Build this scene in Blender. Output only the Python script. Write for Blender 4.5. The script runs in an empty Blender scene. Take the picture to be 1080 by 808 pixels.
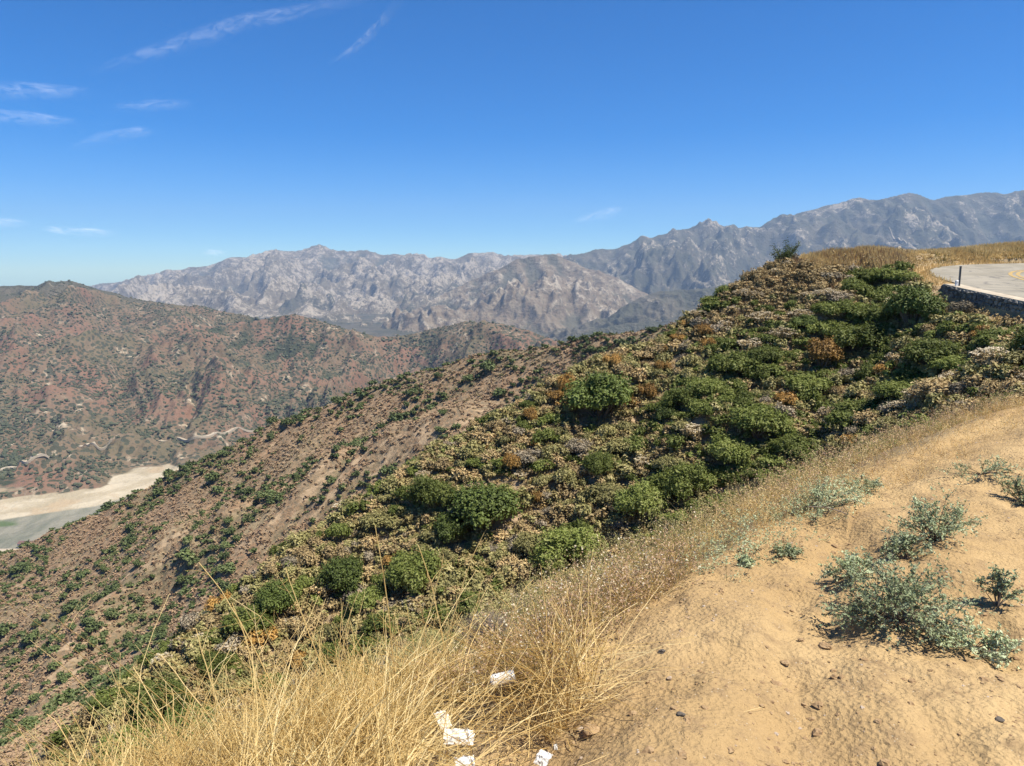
import bpy, math, random
import numpy as np
from mathutils import Vector

rng = np.random.default_rng(11)
random.seed(11)
R = math.radians
SC = bpy.context.scene
COL = SC.collection

# ------------------------------------------------------------------ camera model (eye is the world origin)
F, CX, CY = 786.0, 540.0, 404.0
PIT = math.atan((404.0 - 285.0) / F)
SP, CP = math.sin(PIT), math.cos(PIT)

def ur(px, py):
    """sideways and downward slope of the line of sight"""
    v = -(py - CY) / F
    dy = CP + v * SP
    return ((px - CX) / F) / dy, (SP - v * CP) / dy

def P(px, py, Y):
    u, r = ur(px, py)
    return (u * Y, Y, -r * Y)

# ------------------------------------------------------------------ noise
def _h(ix, iy, s):
    n = (ix.astype(np.uint32) * np.uint32(374761393) + iy.astype(np.uint32) * np.uint32(668265263) + np.uint32(s * 974711 + 13))
    n = (n ^ (n >> np.uint32(13))) * np.uint32(1274126177)
    n = n ^ (n >> np.uint32(16))
    return (n & np.uint32(0xffff)).astype(np.float32) / 65535.0

def vn(x, y, s=0):
    """gradient noise, about -1..1"""
    fx, fy = np.floor(x), np.floor(y)
    ix, iy = fx.astype(np.int64), fy.astype(np.int64)
    dx, dy = (x - fx).astype(np.float32), (y - fy).astype(np.float32)
    wx = dx * dx * dx * (dx * (dx * 6 - 15) + 10); wy = dy * dy * dy * (dy * (dy * 6 - 15) + 10)
    def g(i, j, ax, ay):
        a = _h(ix + i, iy + j, s) * 6.2831853
        return np.cos(a) * ax + np.sin(a) * ay
    a = g(0, 0, dx, dy); b = g(1, 0, dx - 1, dy); c = g(0, 1, dx, dy - 1); d = g(1, 1, dx - 1, dy - 1)
    return ((a + (b - a) * wx) * (1 - wy) + (c + (d - c) * wx) * wy) * 1.5

def fbm(x, y, o=4, s=0, g=.5):
    t = 0; a = 1.0
    for k in range(o):
        t = t + a * vn(x * 2 ** k + 17.3 * k, y * 2 ** k - 9.1 * k, s + k); a *= g
    return t

def ridged(x, y, o=5, s=0, g=.5):
    """0..about 1, sharp on the ridges, v-shaped valleys"""
    t = 0; a = .5; w = 1.0
    for k in range(o):
        n = 1 - np.abs(vn(x * 2 ** k + 31.7 * k, y * 2 ** k + 11.9 * k, s + k)) * 1.25
        n = np.clip(n, 0, 1) ** 1.5 * w
        t = t + a * n; w = np.clip(n * 1.6, 0, 1); a *= g
    return t

def sstep(a, b, x):
    t = np.clip((x - a) / (b - a), 0, 1)
    return t * t * (3 - 2 * t)

def smax(a, b, k):
    h = np.clip(.5 + .5 * (a - b) / k, 0, 1)
    return b + (a - b) * h + k * h * (1 - h)

def seg(x, y, pts):
    """nearest point on a polyline: distance, signed side (+ = right of travel), interpolated further columns"""
    pts = np.array(pts, dtype=np.float64)
    bd = np.full(np.shape(x), 1e18); sd = np.zeros(np.shape(x)); ex = [np.zeros(np.shape(x)) for _ in range(pts.shape[1] - 2)]
    for i in range(len(pts) - 1):
        a, b = pts[i], pts[i + 1]
        ab = b[:2] - a[:2]; L = ab @ ab
        t = np.clip(((x - a[0]) * ab[0] + (y - a[1]) * ab[1]) / L, 0, 1)
        qx, qy = x - a[0] - t * ab[0], y - a[1] - t * ab[1]
        d = np.hypot(qx, qy); m = d < bd
        bd = np.where(m, d, bd)
        sd = np.where(m, np.sign(ab[1] * qx - ab[0] * qy), sd)
        for k in range(len(ex)):
            ex[k] = np.where(m, a[2 + k] + t * (b[2 + k] - a[2 + k]), ex[k])
    return bd, sd, ex

def tent(x, y, pts, sf, sb, w):
    """ridge with its crest along pts; sf / sb slopes on the right / left of travel, w rounds the crest"""
    best = None
    side = seg(x, y, [p[:2] for p in pts])[1]
    pts = np.array(pts, dtype=np.float64)
    s = np.where(side > 0, sf, sb)
    for i in range(len(pts) - 1):
        a, b = pts[i], pts[i + 1]
        ab = b[:2] - a[:2]; L = ab @ ab
        t = np.clip(((x - a[0]) * ab[0] + (y - a[1]) * ab[1]) / L, 0, 1)
        qx, qy = x - a[0] - t * ab[0], y - a[1] - t * ab[1]
        d = np.hypot(qx, qy)
        h = a[2] + t * (b[2] - a[2]) - s * (np.sqrt(d * d + w * w) - w)
        best = h if best is None else np.maximum(best, h)
    return best

# ------------------------------------------------------------------ the lie of the land (metres, eye = 0)
# outer edge of the road bench: dirt shoulder at our feet, round the bowl, hairpin at the far end
EDGE = [(-40, -14), (-14, -4.2), (-5, -.2), (-2.0, 1.15), (-.75, 1.75), (-.1, 2.35), (.25, 2.9), (.7, 3.55), (1.35, 4.25), (2.2, 5.1), (3.1, 6.2), (4.4, 7.4),
        (6.2, 9.0), (8.6, 10.6), (12, 12.8), (16, 15.6), (21, 20), (24.6, 27), (26.0, 34), (26.2, 38), (26.5, 45), (27.6, 50.5), (29.6, 55), (33, 58.8), (38, 61), (48, 62), (80, 60)]
SPUR = [P(1010, 266, 62), P(960, 268, 60), P(915, 265, 58), P(880, 267, 57.5), P(850, 271, 57), P(832, 278, 56.5), P(818, 289, 56), P(798, 303, 55.5), P(770, 325, 55), P(735, 347, 54),
        P(700, 362, 52), P(650, 378, 50.5), P(600, 402, 49), P(560, 430, 48), P(480, 470, 46), P(400, 525, 43), P(345, 562, 41),
        P(240, 650, 36), P(130, 752, 31), P(90, 808, 29), (-34, 22, -31), (-60, 10, -52)]
BERM = [P(915, 265, 58), P(960, 269, 61), P(1000, 266, 64), P(1040, 262, 65), P(1085, 259, 65.5), P(1200, 256, 66), (90, 64, 2.4)]
BCR = [(590, 364), (560, 369), (507, 374), (450, 392), (400, 405), (340, 430), (300, 444), (260, 465), (225, 487), (205, 491), (190, 498), (150, 520), (100, 545), (60, 561), (20, 580), (-60, 615)]
BA, BB, BZ = .45, .35, -147.0
def bplane(px, py):
    u, r = ur(px, py)
    Y = -BZ / (r + BA * u + BB)
    return (u * Y, Y, -r * Y)
BCREST = [(150, 272, -40), P(700, 347, 285), P(640, 354, 292)] + [bplane(*q) for q in BCR] + [(-620, 250, -420)]
KNOLL = [bplane(460, 470)[:2], bplane(330, 525)[:2], bplane(240, 578)[:2], bplane(180, 580)[:2], bplane(120, 640)[:2], bplane(60, 730)[:2], bplane(20, 830)[:2]]
VALLEY = -400.0

def prof(lst):
    us = []; Ys = []; zs = []
    for px, py, Y in lst:
        x, y, z = P(px, py, Y); us.append(x / y); Ys.append(y); zs.append(z)
    return np.array(us), np.array(Ys), np.array(zs)
def crest_at(pr, u):
    return np.interp(u, pr[0], pr[1]), np.interp(u, pr[0], pr[2])

C1 = prof([(-900, 320, 3300), (-200, 312, 3200), (0, 301, 3100), (40, 300, 3050), (60, 297, 3000), (75, 296, 3000), (95, 302, 3000), (120, 311, 3000), (150, 317, 3000), (200, 323, 2950), (240, 329, 2900), (262, 333, 2850), (300, 345, 2800), (340, 362, 2800), (420, 400, 2750), (700, 480, 2700), (2000, 480, 2700)])
C2 = prof([(-900, 560, 1500), (-100, 490, 1700), (0, 436, 1850), (60, 405, 1980), (120, 377, 2120), (180, 353, 2280), (240, 343, 2400), (290, 334, 2450), (310, 331, 2450), (335, 337, 2450), (360, 346, 2450), (400, 355, 2420), (430, 353, 2400), (470, 343, 2350), (500, 339, 2300), (530, 341, 2260), (560, 349, 2220), (590, 360, 2200), (640, 376, 2100), (720, 410, 2000), (2000, 480, 2000)])
SHORE = prof([(-900, 590, 1000), (0, 540, 1190), (100, 530, 1260), (150, 503, 1340), (190, 496, 1400), (225, 488, 1440), (320, 480, 1470), (2000, 470, 1480)])
D1 = prof([(-900, 330, 11500), (0, 312, 11200), (60, 305, 11000), (100, 300, 11000), (130, 295, 11000), (160, 289, 11000), (200, 282, 11000), (225, 278, 11000), (240, 272, 11000), (275, 269, 11000), (290, 264, 11000), (317, 264, 11000), (330, 259, 11000), (337, 257, 11000), (346, 261, 11000), (360, 264, 11000), (385, 263, 11000), (400, 267, 11000), (440, 270, 11000), (480, 272, 11000), (495, 267, 11000), (520, 266, 11000), (535, 270, 11000), (560, 268, 11000), (600, 269, 11000), (650, 272, 11000), (2000, 300, 11000)])
D2 = prof([(-900, 420, 5200), (340, 372, 5600), (380, 356, 5800), (410, 342, 6000), (450, 319, 6200), (490, 299, 6400), (520, 285, 6400), (545, 273, 6400), (560, 270, 6400), (575, 268, 6400), (590, 269, 6400), (603, 274, 6400), (625, 284, 6300), (660, 299, 6100), (690, 314, 5900), (730, 345, 5700), (2000, 420, 5400)])
D3 = prof([(-900, 420, 4300), (500, 385, 4400), (560, 360, 4500), (600, 348, 4600), (640, 335, 4700), (674, 314, 4800), (700, 307, 4900), (740, 304, 4900), (790, 294, 5000), (830, 288, 5000), (900, 276, 5100), (1080, 262, 5200), (2000, 250, 5200)])
D3B = prof([(-900, 440, 3700), (560, 370, 3900), (600, 357, 4000), (630, 345, 4050), (660, 341, 4100), (700, 337, 4100), (760, 334, 4100), (820, 322, 4100), (2000, 280, 4200)])
D4 = prof([(-900, 400, 8600), (520, 300, 8600), (575, 277, 8700), (600, 269, 8800), (630, 263, 9000), (650, 262, 9000), (668, 255, 9000), (700, 245, 9000), (725, 239, 9000), (750, 235, 9000), (770, 238, 9000), (800, 240, 8900), (815, 233, 8900), (835, 228, 8800), (870, 215, 8700), (890, 212, 8600), (905, 208, 8600), (925, 209, 8500), (950, 203, 8500), (970, 204, 8500), (985, 209, 8500), (1010, 205, 8500), (1040, 203, 8500), (1060, 204, 8500), (1080, 201, 8500), (1200, 196, 8500), (2000, 190, 8500)])

def layer(x, y, pr, base, amp, wl, seed, camp, back=.45, pw=1.0, zb=-385.0, zb_min=False):
    """a range between its foot (at distance base) and its crest, cut by ravines"""
    u = x / np.maximum(y, 1.0)
    wx = fbm(x / (wl * 1.7), y / (wl * 1.7), 3, seed + 40) * wl * .35
    Yc, zc = crest_at(pr, u)
    Yb = base if np.isscalar(base) else np.interp(u, base[0], base[1])
    t = (y - Yb) / (Yc - Yb)
    tc = np.clip(t, 0, 1)
    rd = ridged((x + wx) / wl, (y * .62 - wx) / wl, 6, seed)
    z = zb + (zc - zb) * tc ** pw
    env = np.sqrt(np.clip(tc * (1 - tc) * 4, 0, 1))
    rd2 = ridged((x + wx * .5) / (wl * .22), (y - wx * .3) / (wl * .52), 4, seed + 5, .55)
    w2 = fbm(x / (wl * .2), y / (wl * .2), 2, seed + 77) * wl * .05
    rd3 = ridged((x + w2) / (wl * .075), (y - w2) / (wl * .17), 3, seed + 15, .6)
    z = z + ((rd - .62) * amp + (rd2 - .6) * amp * (.22 if zb_min else .40) + (rd3 - .6) * amp * (.035 if zb_min else .13)) * env
    if zb_min: z = np.maximum(z, zb + (zc - zb) * tc * .45)
    rd = rd * .45 + rd2 * .35 + rd3 * .2
    z = z + (ridged(x / (wl * .22), y / (wl * .22), 4, seed + 9) - .6) * camp * sstep(0, .1, t)
    z = np.where(t > 1, zc - (y - Yc) * back + (ridged(x / (wl * .22), y / (wl * .22), 4, seed + 9) - .6) * camp, z)
    z = np.where(t < 0, zb + (y - Yb) * .3, z)
    return z, rd, t

def H_far(x, y):
    z = np.full(np.shape(x), VALLEY) + fbm(x / 90, y / 90, 3, 3) * 1.2
    gul = np.full(np.shape(x), .6); kind = np.zeros(np.shape(x))
    for pr, base, amp, wl, sd, camp, pw, kd in (
            (C1, SHORE, 190, 620, 61, 7, .95, 1), (C2, SHORE, 165, 430, 75, 6, .9, 1),
            (D3B, 3300, 150, 700, 87, 14, 1, 2), (D3, 3800, 190, 800, 91, 18, 1, 2), (D2, 4300, 300, 1100, 103, 26, 1.05, 3),
            (D4, 5600, 620, 1900, 113, 40, 1.1, 4), (D1, 6400, 460, 1500, 127, 36, 1.15, 5)):
        zl, rd, t = layer(x, y, pr, base, amp, wl, sd, camp, pw=pw, zb_min=kd == 1)
        m = zl > z
        gul = np.where(m, rd, gul); kind = np.where(m, kd, kind)
        z = np.maximum(z, zl)
    return z, gul, kind

def bench_z(x, y):
    z = -1.6 + .093 * np.maximum(y - 38, 0)
    return z

def H_near(x, y, detail=True):
    d, s, _ = seg(x, y, EDGE)
    inside = s > 0
    zb = bench_z(x, y)
    far_bank = sstep(30, 60, x + y)        # steeper under the wall
    # dirt: rounded lip, hummocks, a washed-out channel beside the saltbushes
    lip = np.where(inside, -.16 * np.exp(-(d / .45) ** 2), 0)
    near = np.clip(1 - np.hypot(x, y) / 14, 0, 1)
    dirt = (fbm(x / 1.9, y / 1.9, 3, 5) * .075 + fbm(x / .45, y / .45, 4, 8) * .026 - .03 * sstep(.25, .75, ridged(x / .7, y / .7, 3, 19))) * sstep(0, .25, near)
    chd, chs, _ = seg(x, y, [(2.15, 4.6), (1.75, 3.9), (1.3, 3.15), (1.12, 2.7), (1.0, 2.2), (.75, 1.6), (.5, 1.0)])
    dirt = dirt - .05 * np.exp(-((chd + fbm(x / .4, y / .4, 2, 12) * .12) / .15) ** 2) + .10 * np.exp(-((chd - .55) / .4) ** 2) * (.35 + .65 * sstep(-.25, .25, chs * chd))
    dirt = dirt + .22 * sstep(1.6, 5.0, x - .25 * y) * near
    slope = .74 - .10 * sstep(18, 40, y)
    out = zb - .16 - slope * (np.sqrt(d * d + .25) - .5) - .012 * np.minimum(d, 40) ** 1.4 * .6
    wall = np.where((y > 33) & (y < 48), .60, 0.0) * np.clip(d / .35, 0, 1) * sstep(33, 36, y) * (1 - sstep(44.5, 47.0, y))
    out = out - wall
    z = np.where(inside, zb + lip + dirt, out + dirt * np.exp(-d / .8))
    rough = fbm(x / 9, y / 9, 3, 21) * .9 + (ridged(x / 14 + .3 * y / 14, y / 14, 3, 24) - .6) * 1.6
    z = z + np.where(inside, 0, 1) * rough * sstep(1.5, 9, d) 
    sp = tent(x, y, SPUR, .98, .56, 1.6) + (fbm(x / 11, y / 11, 4, 31) * .9 + (ridged(x / 16, y / 16, 3, 35) - .6) * 1.8) * sstep(0, 6, np.abs(seg(x, y, SPUR)[0]))
    sp = sp + fbm(x / 2.3, y / 2.3, 2, 44) * .12
    bm = tent(x, y, BERM, .35, .5, 2.0) + fbm(x / 5, y / 5, 2, 45) * .12
    bm = bm - 1.2 * np.maximum(26 - x, 0)
    # keep spur and berm off the carriageway
    keep = np.where(inside, sstep(0, 1.2, -d + 1.2) , 1)
    sp2 = np.where(inside, np.minimum(sp, zb - .3 + keep * .3), sp)
    z = np.where(inside, z, smax(z, sp2, 1.2))
    z = np.where(inside, z, np.maximum(z, np.where(d > .6, bm, z)))
    z = np.where((~inside) & (d < 2) & (y > 49), np.minimum(z, zb - .02 + .75 * np.maximum(d - .2, 0)), z)
    return z, inside & (d > .05), d

def H_mid(x, y):
    # hillside: a broad face dipping away to the left, scored by gullies running down it
    g = np.array([BA, BB]); g = g / np.hypot(*g)
    al = x * g[0] + y * g[1]; ac = -x * g[1] + y * g[0]
    pl = BZ + BA * x + BB * y
    w = fbm(al / 90, ac / 90, 3, 50) * 16
    cr = ridged((ac + w) / 34, al / 150, 4, 52)
    cr2 = ridged((ac + w * 1.4) / 11, al / 60, 3, 57)
    cd, cs, ex = seg(x, y, BCREST)
    face = pl + (cr - .62) * 9 * sstep(0, 45, cd) + (cr2 - .6) * 2.2 * sstep(0, 12, cd) + fbm(x / 5, y / 5, 3, 59) * .35
    kd, ks, _ = seg(x, y, KNOLL)
    face = face + 11 * np.exp(-(kd / 17) ** 2) * (1 + .3 * fbm(x / 25, y / 25, 2, 60))
    zc = tent(x, y, BCREST, .62, .62, 4) + (cr - .62) * 6 * sstep(0, 30, cd) + fbm(x / 12, y / 12, 3, 62) * 1.0
    z = np.where(cs > 0, zc, np.minimum(face, ex[0] + .15 * cd + 6 + fbm(x / 12, y / 12, 3, 62) * 1.0))
    # blend across the crest line
    z = np.where(cs > 0, zc, z * sstep(0, 25, cd) + (np.maximum(zc, z) * (1 - sstep(0, 25, cd))))
    bare = np.exp(-(kd / 30) ** 2) * np.where(ks > 0, .4, 1)
    return z, cr * .6 + cr2 * .4, bare

def H(x, y):
    """height of the ground and surface data at any point in front of the camera"""
    x = np.asarray(x, dtype=np.float64); y = np.asarray(y, dtype=np.float64)
    sh = x.shape; x = x.ravel(); y = y.ravel()
    r = np.hypot(x, y)
    z = np.full(x.shape, -1e9); gul = np.full(x.shape, .6); kind = np.zeros(x.shape); bare = np.zeros(x.shape); dirt = np.zeros(x.shape)
    m = r > 700
    if m.any():
        a, b, c = H_far(x[m], y[m]); z[m] = a; gul[m] = b; kind[m] = c
    m = r <= 700
    z[m] = -402
    m = (r > 50) & (r < 1500)
    if m.any():
        a, b, c = H_mid(x[m], y[m])
        t = a > z[m]; zz = z[m]; zz[t] = a[t]; z[m] = zz
        g_ = gul[m]; g_[t] = b[t]; gul[m] = g_
        k_ = kind[m]; k_[t] = -1; kind[m] = k_
        e_ = bare[m]; e_[t] = c[t]; bare[m] = e_
    m = r < 260
    if m.any():
        a, i_, d_ = H_near(x[m], y[m])
        t = a > z[m]; zz = z[m]; zz[t] = a[t]; z[m] = zz
        k_ = kind[m]; k_[t] = -2; kind[m] = k_
        q = dirt[m]; sg = np.where(seg(x[m], y[m], EDGE)[1] > 0, d_, -d_) + fbm(x[m] / .8, y[m] / .8, 3, 90) * .22 + .28
        dd = sstep(-.12, .18, sg); q[t] = dd[t]; dirt[m] = q
    return z.reshape(sh), gul.reshape(sh), kind.reshape(sh), bare.reshape(sh), dirt.reshape(sh)

def hit(px, py, rmin=1.2, rmax=14000.0):
    """first point of the ground along a line of sight"""
    u, r = ur(px, py)
    Y = np.geomspace(rmin, rmax, 3000)
    z = H(u * Y, Y)[0]
    below = -r * Y < z
    i = int(np.argmax(below))
    if not below[i]: return None
    a, b = (Y[i - 1], Y[i]) if i else (Y[0], Y[0])
    Y2 = np.linspace(a, b, 60); z2 = H(u * Y2, Y2)[0]
    j = int(np.argmax(-r * Y2 <= z2))
    return (u * Y2[j], Y2[j], float(z2[j]))

def seen(x, y, z, n=70, lift=1.5):
    """which of the points can be seen from the eye over the ground"""
    x = np.asarray(x); y = np.asarray(y); z = np.asarray(z)
    ok = np.ones(x.shape, bool)
    for t in np.linspace(.03, .97, n):
        h = H(x * t, y * t)[0]
        ok &= (z + lift) * t > h
    return ok
def inframe(x, y, z, pad=25):
    u = x / y; r = -z / y
    # invert ur
    v = (SP - r * CP) / (CP + r * SP); dy = CP + v * SP
    px = CX + u * dy * F; py = CY - v * F
    return (px > -pad) & (px < 1080 + pad) & (py > -pad) & (py < 808 + pad * 2), px, py
# ------------------------------------------------------------------ mesh and material helpers
def mesh(name, V, Fc, mats, midx=None, smooth=False, attrs=None):
    V = np.asarray(V, dtype=np.float32); Fc = np.asarray(Fc, dtype=np.int32)
    me = bpy.data.meshes.new(name)
    n, k = Fc.shape
    me.vertices.add(len(V)); me.vertices.foreach_set('co', V.ravel())
    me.loops.add(n * k); me.loops.foreach_set('vertex_index', Fc.ravel())
    me.polygons.add(n); me.polygons.foreach_set('loop_start', np.arange(0, n * k, k, dtype=np.int32))
    if midx is not None: me.polygons.foreach_set('material_index', np.asarray(midx, dtype=np.int32))
    me.polygons.foreach_set('use_smooth', np.full(n, smooth))
    for m in (mats if isinstance(mats, (list, tuple)) else [mats]): me.materials.append(m)
    if attrs:
        for an, av in attrs.items():
            at = me.attributes.new(an, 'FLOAT', 'POINT'); at.data.foreach_set('value', np.asarray(av, dtype=np.float32).ravel())
    me.update(calc_edges=True)
    return me

def obj(name, me, parent=None, loc=None, rz=0, scale=None):
    o = bpy.data.objects.new(name, me); COL.objects.link(o)
    if loc is not None: o.location = loc
    o.rotation_euler = (0, 0, rz)
    if scale is not None: o.scale = scale if hasattr(scale, '__len__') else (scale,) * 3
    if parent is not None: o.parent = parent
    return o

def tag(o, label=None, cat=None, group=None, kind=None):
    for k, v in (('label', label), ('category', cat), ('group', group), ('kind', kind)):
        if v: o[k] = v
    return o

def cat(parts):
    """join (V, F) pairs"""
    Vs, Fs, n = [], [], 0
    for V, Fc in parts:
        Vs.append(V); Fs.append(Fc + n); n += len(V)
    return np.concatenate(Vs), np.concatenate(Fs)

def tubes(paths, rads, k=3):
    """paths (n, m, 3), rads (n, m): k-sided tapering tubes as quads"""
    paths = np.asarray(paths, dtype=np.float64); rads = np.asarray(rads, dtype=np.float64)
    n, m, _ = paths.shape
    T = np.gradient(paths, axis=1); T /= np.linalg.norm(T, axis=2, keepdims=True) + 1e-9
    ref = np.where(np.abs(T[..., 2:3]) > .9, np.array([1., 0, 0]), np.array([0, 0, 1.]))
    A = np.cross(T, ref); A /= np.linalg.norm(A, axis=2, keepdims=True) + 1e-9
    B = np.cross(T, A)
    ang = np.arange(k) * 2 * np.pi / k
    V = paths[:, :, None, :] + rads[:, :, None, None] * (A[:, :, None, :] * np.cos(ang)[None, None, :, None] + B[:, :, None, :] * np.sin(ang)[None, None, :, None])
    idx = np.arange(n * m * k).reshape(n, m, k)
    a = idx[:, :-1]; b = idx[:, 1:]
    Fc = np.stack([a, np.roll(a, -1, 2), np.roll(b, -1, 2), b], -1).reshape(-1, 4)
    return V.reshape(-1, 3), Fc

def leaves(C, size, up=.5, asp=.5, r=None, nrm=None):
    """small diamond leaves at points C"""
    r = r or rng; n = len(C)
    nr = r.normal(size=(n, 3)); nr[:, 2] = np.abs(nr[:, 2]) + up
    if nrm is not None: nr = nr * .55 + nrm
    nr /= np.linalg.norm(nr, axis=1, keepdims=True)
    t = r.normal(size=(n, 3)); a = np.cross(nr, t); a /= np.linalg.norm(a, axis=1, keepdims=True); b = np.cross(nr, a)
    s = (np.asarray(size) * r.uniform(.6, 1.4, n))[:, None]
    a = a * s; b = b * s * asp
    V = np.stack([C - a, C + b + nr * s * .15, C + a, C - b + nr * s * .15], 1).reshape(-1, 3)
    return V, np.arange(4 * n).reshape(n, 4)

def lump(c, rad, sub=3, amp=.2, r=None, flat=1.0):
    """an uneven closed ball of quads"""
    r = r or rng
    g = np.linspace(-1, 1, sub + 1); V = []; Fc = []; n = 0
    for ax in range(3):
        for s in (-1, 1):
            a, b = np.meshgrid(g, g, indexing='ij')
            p = np.zeros((sub + 1, sub + 1, 3)); p[..., ax] = s; p[..., (ax + 1) % 3] = a; p[..., (ax + 2) % 3] = b * s
            V.append(p.reshape(-1, 3)); i = np.arange((sub + 1) ** 2).reshape(sub + 1, sub + 1) + n
            Fc.append(np.stack([i[:-1, :-1], i[1:, :-1], i[1:, 1:], i[:-1, 1:]], -1).reshape(-1, 4)); n += (sub + 1) ** 2
    V = np.concatenate(V); Fc = np.concatenate(Fc)
    V /= np.linalg.norm(V, axis=1, keepdims=True)
    o = r.uniform(0, 50, 3)
    d = 1 + amp * (np.sin(V[:, 0] * 2.7 + o[0]) * np.cos(V[:, 1] * 3.1 + o[1]) + .6 * np.sin(V[:, 2] * 4.3 + o[2] + V[:, 0] * 2))
    V = V * d[:, None] * rad; V[:, 2] *= flat
    return V + np.asarray(c), Fc

class NT:
    """terse node building"""
    def __init__(s, name):
        s.m = bpy.data.materials.new(name); s.m.use_nodes = True; s.t = s.m.node_tree
        s.t.nodes.clear(); s.out = s.n('ShaderNodeOutputMaterial')
    def n(s, typ, **kw):
        nd = s.t.nodes.new(typ)
        for k, v in kw.items(): setattr(nd, k, v)
        return nd
    def l(s, a, b): s.t.links.new(a, b)
    def set(s, nd, key, v):
        if isinstance(v, bpy.types.NodeSocket): s.l(v, nd.inputs[key])
        else: nd.inputs[key].default_value = v
    def coord(s, which='Object'): return s.n('ShaderNodeTexCoord').outputs[which]
    def mapv(s, vec, scale=(1, 1, 1), rot=(0, 0, 0)):
        m = s.n('ShaderNodeMapping'); s.l(vec, m.inputs[0]); m.inputs['Scale'].default_value = scale; m.inputs['Rotation'].default_value = rot; return m.outputs[0]
    def noise(s, vec, scale, detail=4, rough=.55, dist=0, o='Fac'):
        nd = s.n('ShaderNodeTexNoise'); s.l(vec, nd.inputs['Vector']); nd.inputs['Scale'].default_value = scale
        nd.inputs['Detail'].default_value = detail; nd.inputs['Roughness'].default_value = rough; nd.inputs['Distortion'].default_value = dist
        return nd.outputs[o]
    def vor(s, vec, scale, feature='F1', rand=1.0, o='Distance'):
        nd = s.n('ShaderNodeTexVoronoi', feature=feature); s.l(vec, nd.inputs['Vector']); nd.inputs['Scale'].default_value = scale; nd.inputs['Randomness'].default_value = rand
        return nd.outputs[o]
    def ramp(s, fac, a, b, lo=0., hi=1.):
        nd = s.n('ShaderNodeMapRange', interpolation_type='SMOOTHSTEP'); s.set(nd, 0, fac)
        nd.inputs[1].default_value = a; nd.inputs[2].default_value = b; nd.inputs[3].default_value = lo; nd.inputs[4].default_value = hi
        return nd.outputs[0]
    def mix(s, fac, a, b, bt='MIX'):
        nd = s.n('ShaderNodeMix', data_type='RGBA', blend_type=bt)
        s.set(nd, 0, fac)
        for k, v in ((6, a), (7, b)):
            if isinstance(v, bpy.types.NodeSocket): s.l(v, nd.inputs[k])
            else: nd.inputs[k].default_value = (*v, 1)
        return nd.outputs[2]
    def math(s, op, a, b=0.):
        nd = s.n('ShaderNodeMath', operation=op); s.set(nd, 0, a); s.set(nd, 1, b); return nd.outputs[0]
    def attr(s, name): 
        nd = s.n('ShaderNodeAttribute'); nd.attribute_name = name; return nd.outputs['Fac']
    def bump(s, h, strength=.5, dist=1.0, prev=None):
        nd = s.n('ShaderNodeBump'); s.l(h, nd.inputs['Height']); nd.inputs['Strength'].default_value = strength; nd.inputs['Distance'].default_value = dist
        if prev is not None: s.l(prev, nd.inputs['Normal'])
        return nd.outputs[0]
    def bsdf(s, col, rough=.9, normal=None, spec=.2, trans=None, metal=0.):
        b = s.n('ShaderNodeBsdfPrincipled')
        if isinstance(col, bpy.types.NodeSocket): s.l(col, b.inputs['Base Color'])
        else: b.inputs['Base Color'].default_value = (*col, 1)
        s.set(b, 'Roughness', rough); b.inputs['Specular IOR Level'].default_value = spec; b.inputs['Metallic'].default_value = metal
        if normal is not None: s.l(normal, b.inputs['Normal'])
        sh = b.outputs[0]
        if trans:
            tr = s.n('ShaderNodeBsdfTranslucent')
            if isinstance(col, bpy.types.NodeSocket): s.l(col, tr.inputs[0])
            else: tr.inputs[0].default_value = (*col, 1)
            mx = s.n('ShaderNodeMixShader'); mx.inputs[0].default_value = trans; s.l(sh, mx.inputs[1]); s.l(tr.outputs[0], mx.inputs[2]); sh = mx.outputs[0]
        s.l(sh, s.out.inputs[0]); return s.m

def leafmat(name, cols, rough=.6, trans=.35, spec=.3, patch=1.2, own=True):
    """foliage: every leaf its own tone out of cols, every plant a little different, dry patches"""
    t = NT(name); g = t.n('ShaderNodeNewGeometry'); oi = t.n('ShaderNodeObjectInfo')
    cr = t.n('ShaderNodeValToRGB'); e = cr.color_ramp.elements
    while len(e) < len(cols): e.new(.5)
    for i, c in enumerate(cols): e[i].position = i / (len(cols) - 1); e[i].color = (*c, 1)
    nz = t.ramp(t.noise(t.coord(), patch, 2), .3, .7, -.25, .25)
    f = t.math('ADD', t.math('MULTIPLY', g.outputs['Random Per Island'], .75), t.math('ADD', nz, t.math('MULTIPLY', oi.outputs['Random'], .25 if own else 0.)))
    t.l(f, cr.inputs[0])
    hs = t.n('ShaderNodeHueSaturation'); t.l(cr.outputs[0], hs.inputs['Color'])
    if own: t.l(t.ramp(oi.outputs['Random'], 0, 1, .8, 1.18), hs.inputs['Value'])
    return t.bsdf(hs.outputs[0], rough, None, spec, trans)

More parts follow.
